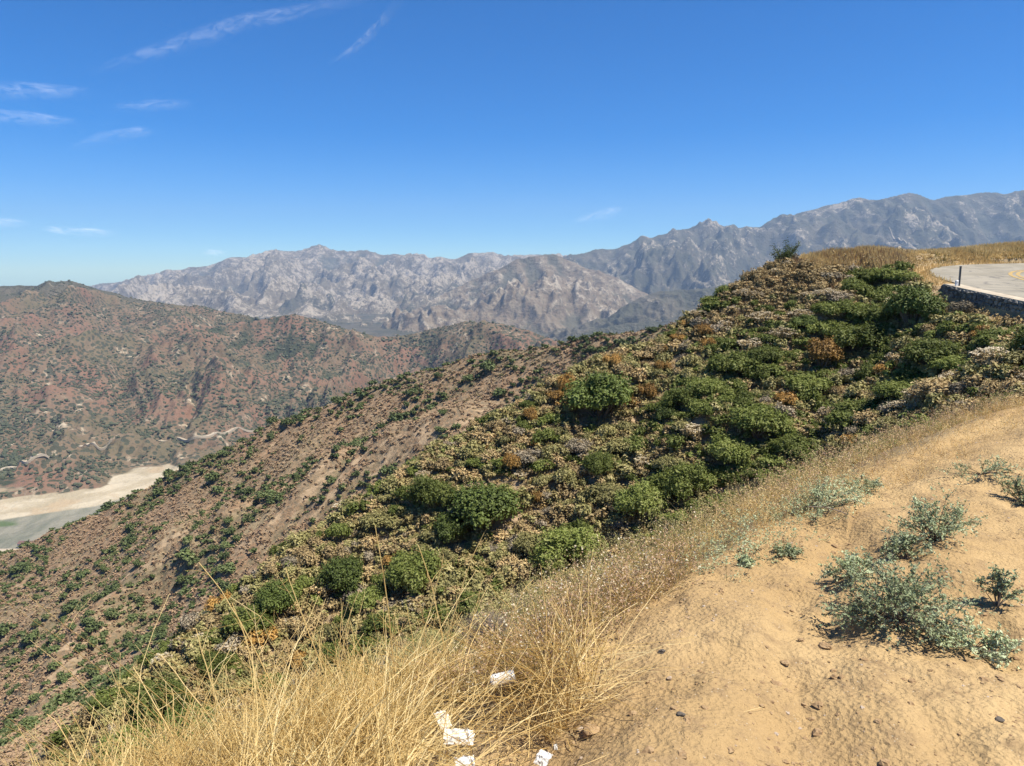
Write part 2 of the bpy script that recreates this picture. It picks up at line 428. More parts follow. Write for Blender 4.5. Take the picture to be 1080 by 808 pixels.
# ------------------------------------------------------------------ ground materials
def mat_earth():
    t = NT('earth'); c = t.coord()
    dirt = t.attr('dirt'); gul = t.attr('gul'); bare = t.attr('bare')
    # trodden dirt
    n1 = t.noise(c, .9, 5); n2 = t.noise(c, 9, 6, .65); n3 = t.noise(c, 60, 4, .7)
    d1 = t.mix(t.ramp(n1, .35, .65), (.36, .245, .118), (.44, .312, .158))
    d1 = t.mix(t.ramp(n2, .45, .72), d1, (.27, .185, .098))
    v = t.vor(c, 45); v2 = t.vor(c, 17)
    d1 = t.mix(t.math('MULTIPLY', t.ramp(v, .10, .16, 1, 0), t.ramp(n2, .45, .6)), d1, (.46, .38, .27))
    d1 = t.mix(t.math('MULTIPLY', t.ramp(v2, .07, .11, 1, 0), t.ramp(n1, .5, .62)), d1, (.22, .135, .08))
    # hillside soil and litter between the bushes
    h1 = t.mix(t.ramp(t.noise(c, .22, 5), .38, .62), (.22, .165, .095), (.30, .23, .135))
    h1 = t.mix(t.ramp(t.noise(c, 1.6, 5, .65), .45, .65), h1, (.20, .15, .10))
    h1 = t.mix(t.ramp(t.noise(c, .55, 5, .6), .56, .68), h1, (.43, .31, .195))
    n = t.bump(n3, .8, .012); n = t.bump(n2, .5, .05, n); n = t.bump(v, .6, .012, n); n = t.bump(t.noise(c, 24, 5, .7), .3, .02, n)
    col = t.mix(dirt, h1, d1)
    return t.bsdf(col, .95, n, .1)

def mat_slope():
    """broad brush-covered hillside: red-brown soil, pale scree running down it"""
    t = NT('hillside_soil'); c = t.coord()
    ang = math.atan2(BB, BA)
    along = t.mapv(t.mapv(c, (1, 1, 1), (0, 0, -ang)), (.22, 1, .6))
    gul = t.attr('gul'); bare = t.attr('bare')
    st = t.noise(along, .35, 6, .62, .6); st2 = t.noise(along, 1.1, 5, .6, .4)
    col = t.mix(t.ramp(t.noise(c, .03, 4), .4, .6), (.25, .155, .092), (.23, .165, .10))
    col = t.mix(t.ramp(t.noise(c, .9, 4, .7), .42, .62), col, (.14, .115, .08))
    col = t.mix(t.ramp(st2, .52, .66, 0, .7), col, (.33, .24, .155))
    k = t.math('ADD', st, t.math('MULTIPLY', bare, .12))
    col = t.mix(t.ramp(k, .60, .70), col, (.34, .25, .16))
    col = t.mix(t.ramp(gul, .50, .28, 0, .4), col, (.11, .11, .06))
    n = t.bump(t.noise(c, .8, 6, .7), .8, .6); n = t.bump(st2, .6, .5, n)
    return t.bsdf(col, .95, n, .1)

def mat_hills():
    """the valley hills with the dry reservoir at their foot"""
    t = NT('valley_hills'); c = t.coord()
    gul = t.attr('gul'); kind = t.attr('kind')
    sx = t.n('ShaderNodeSeparateXYZ'); t.l(c, sx.inputs[0]); z = sx.outputs[2]
    big = t.noise(c, .0045, 4, .5); med = t.noise(c, .014, 5, .6); fine = t.noise(c, .05, 4, .65)
    col = t.mix(t.ramp(big, .40, .58), (.115, .095, .058), (.170, .100, .068))
    col = t.mix(t.ramp(med, .40, .60, 0, .8), col, (.155, .112, .075))
    pale = t.math('MULTIPLY', t.ramp(med, .55, .66), t.ramp(fine, .46, .62))
    col = t.mix(pale, col, (.36, .30, .215))
    d = t.vor(c, .085); dens = t.ramp(t.noise(c, .007, 3), .35, .6, .30, .50)
    spot = t.n('ShaderNodeMath', operation='LESS_THAN'); t.l(d, spot.inputs[0]); t.l(dens, spot.inputs[1])
    col = t.mix(t.math('MULTIPLY', spot.outputs[0], .9), col, (.050, .055, .038))
    d2 = t.vor(t.mapv(c, (1, 1, 1), (0, 0, .5)), .17); s2 = t.math('LESS_THAN', d2, .25)
    col = t.mix(t.math('MULTIPLY', s2, .6), col, (.07, .065, .045))
    col = t.mix(t.ramp(t.math('ADD', gul, t.math('MULTIPLY', fine, .25)), .50, .34, 0, .9), col, (.035, .046, .028))
    # reservoir walls (bleached ring) and silt floor
    zz = t.math('ADD', z, t.math('MULTIPLY', t.noise(c, .012, 3), 9.))
    band = t.noise(t.mapv(c, (.3, .3, 3)), .05, 5, .6)
    bank = t.mix(t.ramp(band, .4, .6), (.29, .245, .17), (.38, .33, .245))
    bank = t.mix(t.ramp(t.noise(c, .02, 4), .5, .62), bank, (.32, .25, .165))
    col = t.mix(t.ramp(zz, -376.5, -374.5), bank, col)
    floor = t.mix(t.ramp(t.noise(t.mapv(c, (1, .35, 1)), .02, 5), .42, .6), (.20, .19, .15), (.13, .135, .105))
    floor = t.mix(t.attr('bare'), floor, (.085, .115, .055))
    col = t.mix(t.ramp(z, -397.5, -396), floor, col)
    n = t.bump(fine, .7, 6.); n = t.bump(d, .5, 3., n)
    return t.bsdf(col, .95, n, .05)

def mat_mountains():
    t = NT('granite_mountains'); c = t.coord(); kind = t.attr('kind'); gul = t.attr('gul')
    big = t.noise(c, .0011, 4); med = t.noise(c, .004, 6, .62); fine = t.noise(c, .014, 5, .7)
    g = t.n('ShaderNodeNewGeometry'); sx = t.n('ShaderNodeSeparateXYZ'); t.l(g.outputs['Normal'], sx.inputs[0])
    brush = t.mix(t.ramp(med, .4, .6), (.070, .068, .048), (.105, .092, .068))
    brown = t.mix(t.ramp(fine, .4, .6), (.15, .115, .080), (.195, .16, .115))
    isb = t.math('MULTIPLY', t.ramp(kind, 2.2, 2.8), t.ramp(kind, 3.2, 3.8, 1, 0))
    is5 = t.ramp(kind, 4.4, 4.8)
    low = t.ramp(kind, 2.2, 2.8, 1, 0)
    col = t.mix(isb, brush, brown)
    col = t.mix(t.math('MULTIPLY', is5, .6), col, brown)
    rock = t.math('ADD', t.math('MULTIPLY', med, .55), t.math('MULTIPLY', fine, .45))
    rock = t.math('ADD', rock, t.math('MULTIPLY', t.math('SUBTRACT', big, .5), .35))
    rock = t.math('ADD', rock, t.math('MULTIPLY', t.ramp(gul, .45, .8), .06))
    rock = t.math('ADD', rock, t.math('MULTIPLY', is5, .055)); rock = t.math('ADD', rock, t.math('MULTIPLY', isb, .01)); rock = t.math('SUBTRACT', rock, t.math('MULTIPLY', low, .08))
    fine2 = t.noise(c, .035, 4, .7)
    rock = t.math('ADD', rock, t.math('MULTIPLY', t.math('SUBTRACT', fine2, .5), .5))
    col = t.mix(t.ramp(rock, .55, .65, 0, .85), col, (.35, .30, .235))
    d = t.vor(c, .035); s = t.math('LESS_THAN', d, .30)
    col = t.mix(t.math('MULTIPLY', s, .55), col, (.06, .06, .045))
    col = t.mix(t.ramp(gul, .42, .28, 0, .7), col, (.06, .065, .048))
    n = t.bump(med, .7, 60.); n = t.bump(fine, .9, 26., n); n = t.bump(fine2, .8, 9., n)
    return t.bsdf(col, .95, n, .05)

# ------------------------------------------------------------------ the ground, in rings that share their rims
def ring(name, r0, r1, n, a0, a1, na, mat, label=None):
    rr = np.geomspace(r0, r1, n) if not isinstance(n, (list, tuple)) else np.array(n)
    th = np.radians(np.linspace(a0, a1, na))
    TH, RR = np.meshgrid(th, rr, indexing='ij')
    x = np.sin(TH) * RR; y = np.cos(TH) * RR
    z, gul, kind, bare, dirt = H(x, y)
    if name == 'valley_hills': bare = sstep(20, 10, seg(x, y, [(-1100, 1060), (-870, 1128), (-800, 1140)])[0] * 1.3 + fbm(x / 40, y / 40, 2, 4) * 8)
    V = np.stack([x, y, z], -1).reshape(-1, 3)
    i = np.arange(V.shape[0]).reshape(TH.shape)
    Fc = np.stack([i[:-1, :-1], i[1:, :-1], i[1:, 1:], i[:-1, 1:]], -1).reshape(-1, 4)
    o = obj(name, mesh(name, V, Fc, mat, smooth=True, attrs={'gul': gul, 'kind': kind, 'bare': bare, 'dirt': dirt}))
    tag(o, kind='structure'); return o

EARTH, SLOPE, HILLS, MOUNT = mat_earth(), mat_slope(), mat_hills(), mat_mountains()
ring('ground', .25, 13.0, 400, -60, 60, 1000, EARTH)
ring('bowl_slope', 13.0, 100., 380, -60, 60, 1000, EARTH)
ring('brushy_hillside', 100., 720., np.concatenate([np.geomspace(100, 180, 30), np.geomspace(180, 470, 340)[1:], np.geomspace(470, 720, 30)[1:]]).tolist(), 0, 0, 0, SLOPE) if False else None
def ring2(name, rads, mat): return ring(name, 0, 0, list(rads), -52, 52, 950, mat)
ring2('hillside', np.concatenate([np.geomspace(100, 180, 30), np.geomspace(180, 470, 360)[1:], np.geomspace(470, 720, 30)[1:]]), SLOPE)
ring2('valley_hills', np.concatenate([np.geomspace(720, 1000, 20), np.geomspace(1000, 3300, 520)[1:]]), HILLS)
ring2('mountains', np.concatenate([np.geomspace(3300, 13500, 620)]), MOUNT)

# ------------------------------------------------------------------ light, air, camera
SUN_EL, SUN_AZ = 62.0, 108.0
w = bpy.data.worlds.new('World'); SC.world = w; w.use_nodes = True; nt = w.node_tree
sky = nt.nodes.new('ShaderNodeTexSky'); sky.sky_type = 'NISHITA'; sky.sun_disc = False
sky.sun_elevation = R(SUN_EL); sky.sun_rotation = R(SUN_AZ); sky.altitude = 2600; sky.air_density = 1.0; sky.dust_density = 0.0; sky.ozone_density = 3.0
hs = nt.nodes.new('ShaderNodeHueSaturation'); hs.inputs['Saturation'].default_value = 1.55
nt.links.new(sky.outputs[0], hs.inputs['Color']); tint = nt.nodes.new('ShaderNodeMix'); tint.data_type = 'RGBA'; tint.blend_type = 'MULTIPLY'; tint.inputs[0].default_value = 1; tint.inputs[7].default_value = (.72, .93, 1.10, 1)
nt.links.new(hs.outputs[0], tint.inputs[6]); nt.links.new(tint.outputs[2], nt.nodes['Background'].inputs[0]); nt.nodes['Background'].inputs[1].default_value = .074
sd = bpy.data.lights.new('sun', 'SUN'); sd.energy = 4.9; sd.angle = R(.5); sd.color = (1, .93, .80)
so = bpy.data.objects.new('sun', sd); COL.objects.link(so)
dv = Vector((math.cos(R(SUN_EL)) * math.sin(R(SUN_AZ)), math.cos(R(SUN_EL)) * math.cos(R(SUN_AZ)), math.sin(R(SUN_EL))))
so.rotation_euler = dv.to_track_quat('Z', 'Y').to_euler()
cd_ = bpy.data.cameras.new('camera'); cd_.sensor_width = 36; cd_.lens = F / 1080 * 36; cd_.clip_start = .05; cd_.clip_end = 400000
co = bpy.data.objects.new('camera', cd_); COL.objects.link(co); co.rotation_euler = (math.pi / 2 - PIT, 0, 0); SC.camera = co
vs = SC.view_settings; vs.view_transform = 'Standard'; vs.look = 'None'; vs.exposure = .92; vs.gamma = 1; vs.use_curve_mapping = False
SC.cycles.use_denoising = True; SC.cycles.max_bounces = 6; SC.cycles.diffuse_bounces = 2; SC.cycles.glossy_bounces = 1; SC.cycles.transmission_bounces = 2; SC.cycles.volume_bounces = 0; SC.cycles.transparent_max_bounces = 8

hz = NT('haze'); pv = hz.n('ShaderNodeVolumePrincipled'); pv.inputs['Color'].default_value = (.50, .70, 1.0, 1); pv.inputs['Density'].default_value = 5.2e-5; pv.inputs['Anisotropy'].default_value = .1
hz.l(pv.outputs[0], hz.out.inputs['Volume'])
V, Fc = lump((0, 0, 0), 1, 1, 0)
V = np.sign(V) * np.array([13000, 7300, 770]) + np.array([0, 6700, 350])
tag(obj('haze', mesh('haze', V, Fc, hz.m)), 'thin bluish haze over the valley and the far mountains', 'haze', kind='stuff')
# ------------------------------------------------------------------ plants
GREEN = leafmat('green_leaves', [(.085, .108, .022), (.145, .18, .038), (.205, .235, .058), (.28, .295, .10)])
DARKGREEN = leafmat('dark_oak_leaves', [(.058, .080, .016), (.100, .136, .027), (.15, .185, .044)], trans=.15)
OLIVE = leafmat('olive_leaves', [(.14, .13, .048), (.22, .205, .075), (.30, .27, .105), (.38, .32, .15)], trans=.15)
RUST = leafmat('rust_flowers', [(.13, .08, .028), (.28, .155, .038), (.41, .235, .06), (.47, .30, .10)], trans=.15)
DRY = leafmat('dry_twigs', [(.19, .135, .065), (.32, .235, .115), (.44, .34, .17), (.34, .22, .105)], rough=.85, trans=.05)
GREY = leafmat('grey_twigs', [(.16, .135, .09), (.25, .21, .145), (.33, .28, .20), (.25, .18, .12)], rough=.85, trans=.05)
CREAM = leafmat('cream_flowers', [(.42, .34, .22), (.56, .48, .34), (.62, .55, .42)], trans=.15)
STEM = leafmat('woody_stems', [(.10, .075, .055), (.16, .125, .095), (.20, .16, .13)], rough=.9, trans=.01)
STRAW = leafmat('straw', [(.56, .39, .15), (.76, .57, .24), (.84, .67, .33), (.90, .80, .50)], rough=.5, trans=.5, patch=3, own=False)
GRASS = leafmat('hill_grass', [(.46, .33, .15), (.62, .47, .22), (.70, .56, .31)], rough=.7, trans=.4, patch=.4, own=False)
SALT = leafmat('saltbush_leaves', [(.20, .24, .11), (.29, .34, .18), (.38, .43, .25), (.46, .50, .32)], rough=.7, trans=.15, patch=4)
PINK = leafmat('pink_seed_heads', [(.24, .12, .07), (.34, .22, .13), (.44, .31, .21), (.30, .18, .10)], rough=.8, trans=.15)

def crown(n_l, nleaf, ls, r, hgt=.85, core=True, spread=1.0, lob=.42, irregular=.2):
    """leaf mass of a shrub, unit radius, standing on z = 0"""
    a = r.uniform(0, 2 * np.pi, n_l); rad = np.sqrt(r.uniform(0, 1, n_l)) * .68 * spread
    zc = (.30 + .5 * (1 - (rad / .9) ** 2) * r.uniform(.6, 1.1, n_l)) * hgt
    C = np.stack([np.cos(a) * rad, np.sin(a) * rad, zc], 1); lr = lob * r.uniform(.6, 1.15, n_l)
    which = r.choice(n_l, nleaf, p=lr ** 2 / (lr ** 2).sum())
    d = r.normal(size=(nleaf, 3)); d /= np.linalg.norm(d, axis=1, keepdims=True); d[:, 2] = np.where(d[:, 2] < -.5, -d[:, 2], d[:, 2])
    wob = 1 + irregular * np.sin(d[:, 0] * 9 + which) * np.cos(d[:, 1] * 8 + which * 2)
    Pn = C[which] + d * (lr[which] * r.uniform(.72, 1.08, nleaf) * wob)[:, None]
    keep = np.ones(nleaf, bool)
    for k in range(n_l):
        keep &= ~((np.linalg.norm(Pn - C[k], axis=1) < lr[k] * .66) & (which != k))
    Pn = Pn[keep]; Pn[:, 2] = np.maximum(Pn[:, 2], .02)
    parts = [leaves(Pn, ls, .3, .55, r, d[keep])]
    ns = 46 if nleaf > 2000 else (16 if nleaf > 300 else 5); per = max(8, nleaf // 14 // ns); kk = r.integers(0, n_l, ns)          # leggy shoots that break the outline
    dd = r.normal(size=(ns, 3)); dd[:, 2] = np.abs(dd[:, 2]) * 1.3; dd /= np.linalg.norm(dd, axis=1, keepdims=True)
    q = r.uniform(.9, 1.0 + r.uniform(.2, .75, (ns, 1)), (ns, per)) * lr[kk][:, None]
    Ps = (C[kk][:, None] + dd[:, None] * q[..., None] + r.normal(0, .022, (ns, per, 3))).reshape(-1, 3)
    parts.append(leaves(Ps, ls, .3, .55, r))
    if core:
        for k in range(n_l): parts.append(lump(C[k], lr[k] * .60, 3, .15, r, .9))
    V, Fc = cat(parts)
    return V, Fc, C

def stems(C, r, rad=.025, fork=2):
    n = len(C); t = np.linspace(0, 1, 6)[None, :, None]
    b = r.normal(0, .06, (n, 1, 3)); b[..., 2] = -.12
    end = C[:, None, :] * 1.0
    mid = (b + end) / 2 + r.normal(0, .08, (n, 1, 3))
    path = (1 - t) ** 2 * b + 2 * t * (1 - t) * mid + t ** 2 * end
    return tubes(path, np.repeat(np.linspace(rad, rad * .3, 6)[None], n, 0), 4)

def twigs(n, r, hgt=.9, spread=1.0, rad=.008, seg_=5):
    """bare brush: many thin upward stems"""
    a = r.uniform(0, 2 * np.pi, n); q = np.sqrt(r.uniform(0, 1, n))
    t = np.linspace(0, 1, seg_)[None, :, None]
    b = np.stack([np.cos(a) * q * .25, np.sin(a) * q * .25, np.zeros(n)], 1)[:, None]
    e = np.stack([np.cos(a) * q * spread, np.sin(a) * q * spread, hgt * (1 - .45 * q ** 2) * r.uniform(.6, 1.1, n)], 1)[:, None]
    m = b * .4 + e * .6 + np.array([0, 0, .12]) + r.normal(0, .06, (n, 1, 3))
    path = (1 - t) ** 2 * b + 2 * t * (1 - t) * m + t ** 2 * e
    return tubes(path, np.repeat(np.linspace(rad, rad * .4, seg_)[None], n, 0), 3), e[:, 0]

def kindmesh(kind, hero, seed):
    r = np.random.default_rng(seed)
    f = 1.0 if hero else .3
    out = {}
    if kind == 'green': V, Fc, C = crown(20 if hero else 9, int(9000 * f), .040 / f ** .4, r, .95, irregular=.5, lob=.33, spread=1.12); m = GREEN
    elif kind == 'oak': V, Fc, C = crown(22 if hero else 10, int(10000 * f), .038 / f ** .4, r, 1.0, irregular=.45, lob=.34, spread=1.1); m = DARKGREEN
    elif kind == 'olive': V, Fc, C = crown(10, int(6000 * f), .045 / f ** .4, r, .8, lob=.36, irregular=.4); m = OLIVE
    elif kind == 'rust': V, Fc, C = crown(10, int(6000 * f), .040 / f ** .4, r, 1.0, lob=.36, irregular=.4); m = RUST
    elif kind == 'dry':
        V, Fc, C = crown(9, int(4200 * f), .045 / f ** .4, r, .75, lob=.34, irregular=.5, core=True); m = DRY
        (tv, tf), e = twigs(int(200 * f), r, .85, .95, .010); V, Fc = cat([(V, Fc), (tv, tf)])
    elif kind == 'grey':
        V, Fc, C = crown(9, int(3600 * f), .045 / f ** .4, r, .75, lob=.32, irregular=.5, core=True); m = GREY
        (tv, tf), e = twigs(int(260 * f), r, .9, 1, .010); V, Fc = cat([(V, Fc), (tv, tf)])
    elif kind == 'cream':
        V, Fc, C = crown(8, int(2600 * f), .045 / f ** .4, r, .6, lob=.32, irregular=.5); m = DRY
    body = mesh(kind + '_crown', V, Fc, m)
    sv, sf = stems(C, r, .03)
    st = mesh(kind + '_stems', sv, sf, STEM)
    fl = None
    if kind == 'cream':
        n = 60; a = r.uniform(0, 2 * np.pi, n); q = np.sqrt(r.uniform(0, 1, n)) * .95
        Cn = np.stack([np.cos(a) * q, np.sin(a) * q, .82 - .35 * q ** 2 + r.normal(0, .05, n)], 1)
        pts = (Cn[:, None] + r.normal(0, 1, (n, 26, 3)) * np.array([.055, .055, .018])).reshape(-1, 3)
        fl = mesh('flower_heads', *leaves(pts, .032, 1.5, .8, r), CREAM)
    return body, st, fl

PROTO = {}
def proto(kind, hero, i):
    k = (kind, hero, i)
    if k not in PROTO: PROTO[k] = kindmesh(kind, hero, hash((kind == 'green', len(kind), ord(kind[0]), hero, i)) % 99991)
    return PROTO[k]

NAMES = {'green': 'green_shrub', 'oak': 'dark_oak_shrub', 'olive': 'olive_shrub', 'rust': 'rust_shrub', 'dry': 'brown_shrub', 'grey': 'grey_shrub', 'cream': 'flowering_shrub'}
TAKEN = []
def plant(kind, x, y, z, rad, label, group, hero=True, i=0, hs_=1.0):
    b, s, f = proto(kind, hero, i)
    root = bpy.data.objects.new(NAMES[kind], None); COL.objects.link(root); root.empty_display_size = .3
    root.location = (x, y, z - .06 * rad); root.rotation_euler = (0, 0, rng.uniform(0, 6.28)); root.scale = (rad, rad * rng.uniform(.85, 1.1), rad * hs_)
    tag(root, label, 'shrub', group)
    obj('crown', b, root); obj('stems', s, root)
    if f: obj('flower_heads', f, root)
    TAKEN.append((x, y, rad)); return root

# the shrubs one can pick out one by one: kind, centre x and base y in the photo, width, height over width, label
HERO = [
 ('oak', 632, 448, 86, .72, 'largest round dark green bush, standing alone among rust bushes on the upper spur'),
 ('green', 455, 545, 54, .95, 'bright green bush at the left end of the big clump halfway down'),
 ('oak', 510, 566, 88, .75, 'wide dark bush forming the right side of the big clump halfway down the spur'),
 ('oak', 478, 575, 50, .8, 'dark bush at the foot of the big green clump halfway down the spur'),
 ('green', 442, 628, 66, .85, 'green bush just above the tips of the dry yellow stalks, right of two others'),
 ('oak', 362, 632, 66, .8, 'dark green bush behind the dry stalks, on the edge of the spur'),
 ('green', 390, 652, 50, .8, 'small green bush tucked behind the dry stalks between two bigger ones'),
 ('oak', 294, 655, 50, 1.0, 'upright dark bush on the spur edge, second from the lower end'),
 ('green', 262, 670, 56, .7, 'low green bush leaning off the spur edge behind the dry stalks'),
 ('green', 228, 712, 40, .8, 'small bright bush on the lower spur edge left of the upright dark bush'),
 ('green', 172, 768, 70, .9, 'bright green thicket on the lowest visible part of the spur'),
 ('oak', 200, 800, 80, .8, 'dark thicket below the dry stalk tips at the bottom of the spur'),
 ('green', 132, 806, 56, .9, 'green bush at the bottom edge of the view left of the thicket'),
 ('green', 598, 606, 84, .75, 'loose green bush just beyond the pinkish weeds at the lip of the dirt'),
 ('olive', 560, 590, 56, .7, 'olive bush beside the loose green bush near the lip'),
 ('green', 678, 556, 66, .85, 'dark leafy bush above the straw verge, left of a taller one'),
 ('green', 724, 536, 60, 1.0, 'tall green bush right above the straw verge'),
 ('olive', 706, 504, 40, .8, 'yellow-green bush behind the tall bush of the verge'),
 ('green', 631, 506, 40, .9, 'small dark green bush downhill of the largest round bush'),
 ('olive', 655, 484, 46, .6, 'olive bush just under the largest round bush'),
 ('green', 775, 402, 62, .6, 'glossy green bush at the upper end of the line of bushes along the spur'),
 ('green', 742, 424, 44, .7, 'second green bush down the line of bushes along the spur'),
 ('green', 720, 438, 44, .8, 'third green bush down the line of bushes along the spur'),
 ('oak', 703, 450, 28, .9, 'small dark bush ending the line of bushes along the spur'),
 ('green', 806, 388, 46, .6, 'bright low bush above the line of bushes on the spur'),
 ('rust', 866, 396, 44, 1.05, 'big orange-brown bush, brightest on the green slope below the road'),
 ('rust', 645, 390, 24, .8, 'small rust bush above the largest round green bush'),
 ('rust', 596, 420, 26, 1.2, 'upright rust bush on the spur crest left of the largest round bush'),
 ('rust', 559, 452, 24, 1.1, 'rust bush on the spur crest further down from the upright one'),
 ('rust', 745, 360, 34, .6, 'wide rust bush on the skyline of the spur near the hill foot'),
 ('rust', 748, 370, 20, .8, 'small golden bush right under the wide rust bush of the skyline'),
 ('rust', 714, 362, 24, .5, 'flat rust bush on the skyline left of the wide one'),
 ('rust', 681, 424, 28, .8, 'rust bush touching the right side of the largest round green bush'),
 ('rust', 540, 500, 24, 1.1, 'slim rust bush above the big green clump'),
 ('rust', 565, 535, 22, 1.0, 'dull rust bush right of the big green clump'),
 ('rust', 700, 396, 22, .8, 'rust bush halfway between the round bush and the skyline'),
 ('oak', 962, 352, 64, .85, 'large shadowy oak scrub under the road bend'),
 ('green', 940, 302, 50, .45, 'bright green bush hugging the top of the slope below the road edge'),
 ('green', 908, 305, 52, .5, 'bright green bush on the crest left of the road end'),
 ('green', 986, 392, 64, .65, 'broad fresh green bush below the shadowy oak scrub'),
 ('green', 905, 376, 66, .65, 'glossy green bush right of the orange-brown bush'),
 ('green', 920, 345, 50, .6, 'green bush between the orange-brown bush and the shadowy oak scrub'),
 ('oak', 848, 350, 34, .6, 'small dark bush above the orange-brown bush'),
 ('green', 880, 338, 48, .55, 'bright bush uphill of the orange-brown bush'),
 ('green', 850, 418, 50, .55, 'green bush directly below the orange-brown bush'),
 ('green', 798, 468, 66, .75, 'large bright bush in the middle of the green slope'),
 ('green', 770, 492, 56, .7, 'bright bush just above the verge weeds, downhill of the large bright bush'),
 ('green', 838, 488, 60, .6, 'leafy bush above the verge, right of the large bright bush'),
 ('green', 905, 448, 66, .5, 'low green bush in the hollow above the straw verge'),
 ('green', 955, 425, 60, .5, 'low green bush in the hollow nearer the road wall'),
 ('green', 1012, 398, 56, .5, 'green bush below the left end of the stone wall'),
 ('green', 1058, 372, 56, .55, 'green bush in front of the stone wall near the edge of the view'),
 ('grey', 1014, 336, 30, .8, 'pale sage bush against the shaded face of the stone wall'),
 ('green', 1035, 352, 26, .6, 'small green bush at the foot of the stone wall'),
 ('grey', 905, 405, 50, .5, 'grey leafless bush below the glossy green bush'),
 ('grey', 880, 322, 40, .5, 'grey twiggy bush amid the bright green ones near the crest'),
 ('dry', 960, 300, 26, .6, 'brown bush at the road end'),
 ('cream', 806, 345, 36, .45, 'cream-flowered bush on the brown hill flank, topmost of its patch'),
 ('cream', 826, 362, 36, .45, 'cream-flowered bush in the middle of the patch on the brown flank'),
 ('cream', 795, 372, 34, .45, 'cream-flowered bush at the lower end of the patch on the brown flank'),
 ('cream', 845, 340, 30, .45, 'cream-flowered bush on the brown flank beside the small dark bush'),
 ('cream', 872, 318, 30, .45, 'cream-flowered bush close to the crest above the green slope'),
 ('cream', 784, 316, 22, .5, 'pale flowering bush on the left skyline of the grassy hump'),
 ('cream', 975, 430, 44, .5, 'cream-flowered bush in the hollow below the road wall'),
 ('cream', 1003, 408, 30, .5, 'small cream-flowered bush right of the broad fresh green bush'),
 ('cream', 1050, 392, 50, .5, 'cream-flowered bush in the scrub below the road wall'),
 ('cream', 730, 462, 30, .5, 'cream-flowered bush below the line of bushes along the spur'),
 ('dry', 1000, 425, 70, .5, 'brown brushy bush in the hollow above the right end of the straw verge'),
 ('dry', 1062, 424, 60, .6, 'purple-brown brushy bush at the right edge of the view above the dirt'),
 ('olive', 940, 462, 60, .5, 'olive bush along the upper lip of the dirt'),
 ('olive', 640, 530, 50, .55, 'olive bush on the slope left of the tall verge bush'),
 ('grey', 610, 480, 44, .55, 'grey dead-looking bush downhill left of the round bush'),
 ('grey', 560, 490, 46, .5, 'grey brush above the loose green bush'),
 ('olive', 400, 560, 60, .45, 'olive brush on the spur edge uphill of the dark bush'),
]
for i, (k, px, py, wd, hr, lab) in enumerate(HERO):
    h = hit(px, py - wd * hr * .18)
    if h is None: continue
    rad = wd * h[1] / F / 2 * 1.04
    if i in (4, 5, 6, 7): pass
    plant(k, h[0], h[1], h[2], rad, lab, {'rust': 'rust-coloured bushes on the spur', 'cream': 'cream-flowered bushes on the slope'}.get(k, 'bushes on the slope below the road'), True, i % 3, hr / .8 if k not in ('cream',) else hr / .5)
# a straggly tree-like shrub against the sky side of the grassy hump
hx = P(826, 292, 56.2); hz_ = float(H(np.array([hx[0]]), np.array([hx[1]]))[0][0])
r_ = np.random.default_rng(5)
root = obj('ridge_bush', None, loc=(hx[0], hx[1], hz_ - .1), scale=.82); tag(root, 'straggly dark bush standing alone on the left shoulder of the grassy hump', 'bush')
n = 16; a = r_.uniform(0, 6.28, n); e = np.stack([np.cos(a) * r_.uniform(.3, 1.2, n), np.sin(a) * .7, r_.uniform(.9, 2.0, n)], 1)
e[0] = (1.25, 0, 1.9); e[1] = (-.9, 0, .8); e[2] = (-.6, .2, 1.3); e[3] = (.1, 0, 2.1)
t_ = np.linspace(0, 1, 6)[None, :, None]; b_ = np.zeros((n, 1, 3)); m_ = e[:, None] * .5 + np.array([0, 0, .1])
obj('branches', mesh('ridge_bush_branches', *tubes((1 - t_) ** 2 * b_ + 2 * t_ * (1 - t_) * m_ + t_ ** 2 * e[:, None], np.repeat(np.linspace(.05, .012, 6)[None], n, 0), 4), STEM), root)
pts = np.concatenate([(e[k] * r_.uniform(.55, 1.05, (110, 1)) + r_.normal(0, .13, (110, 3))) for k in range(n)])
obj('foliage', mesh('ridge_bush_foliage', *leaves(pts, .06, .3, .5, r_), DARKGREEN), root)

# ------------------------------------------------------------------ the smaller bushes that fill the slope
def scatter(n, x0, x1, y0, y1):
    x = rng.uniform(x0, x1, n); y = rng.uniform(y0, y1, n)
    z, gul, kind, bare, dirt = H(x, y)
    ok, px, py = inframe(x, y, z)
    m = ok & (dirt < .5)
    x, y, z, gul, kind, bare, px, py = (q[m] for q in (x, y, z, gul, kind, bare, px, py))
    v = seen(x, y, z, 60, .7)
    return tuple(q[v] for q in (x, y, z, gul, kind, bare, px, py))

x, y, z, gul, kd, bare, px, py = scatter(24000, -32, 45, 9, 66)
m = (kd == -2); x, y, z, px, py = x[m], y[m], z[m], px[m], py[m]
d_e = seg(x, y, EDGE)[0]; m = d_e > 1.1; x, y, z, px, py, d_e = x[m], y[m], z[m], px[m], py[m], d_e[m]
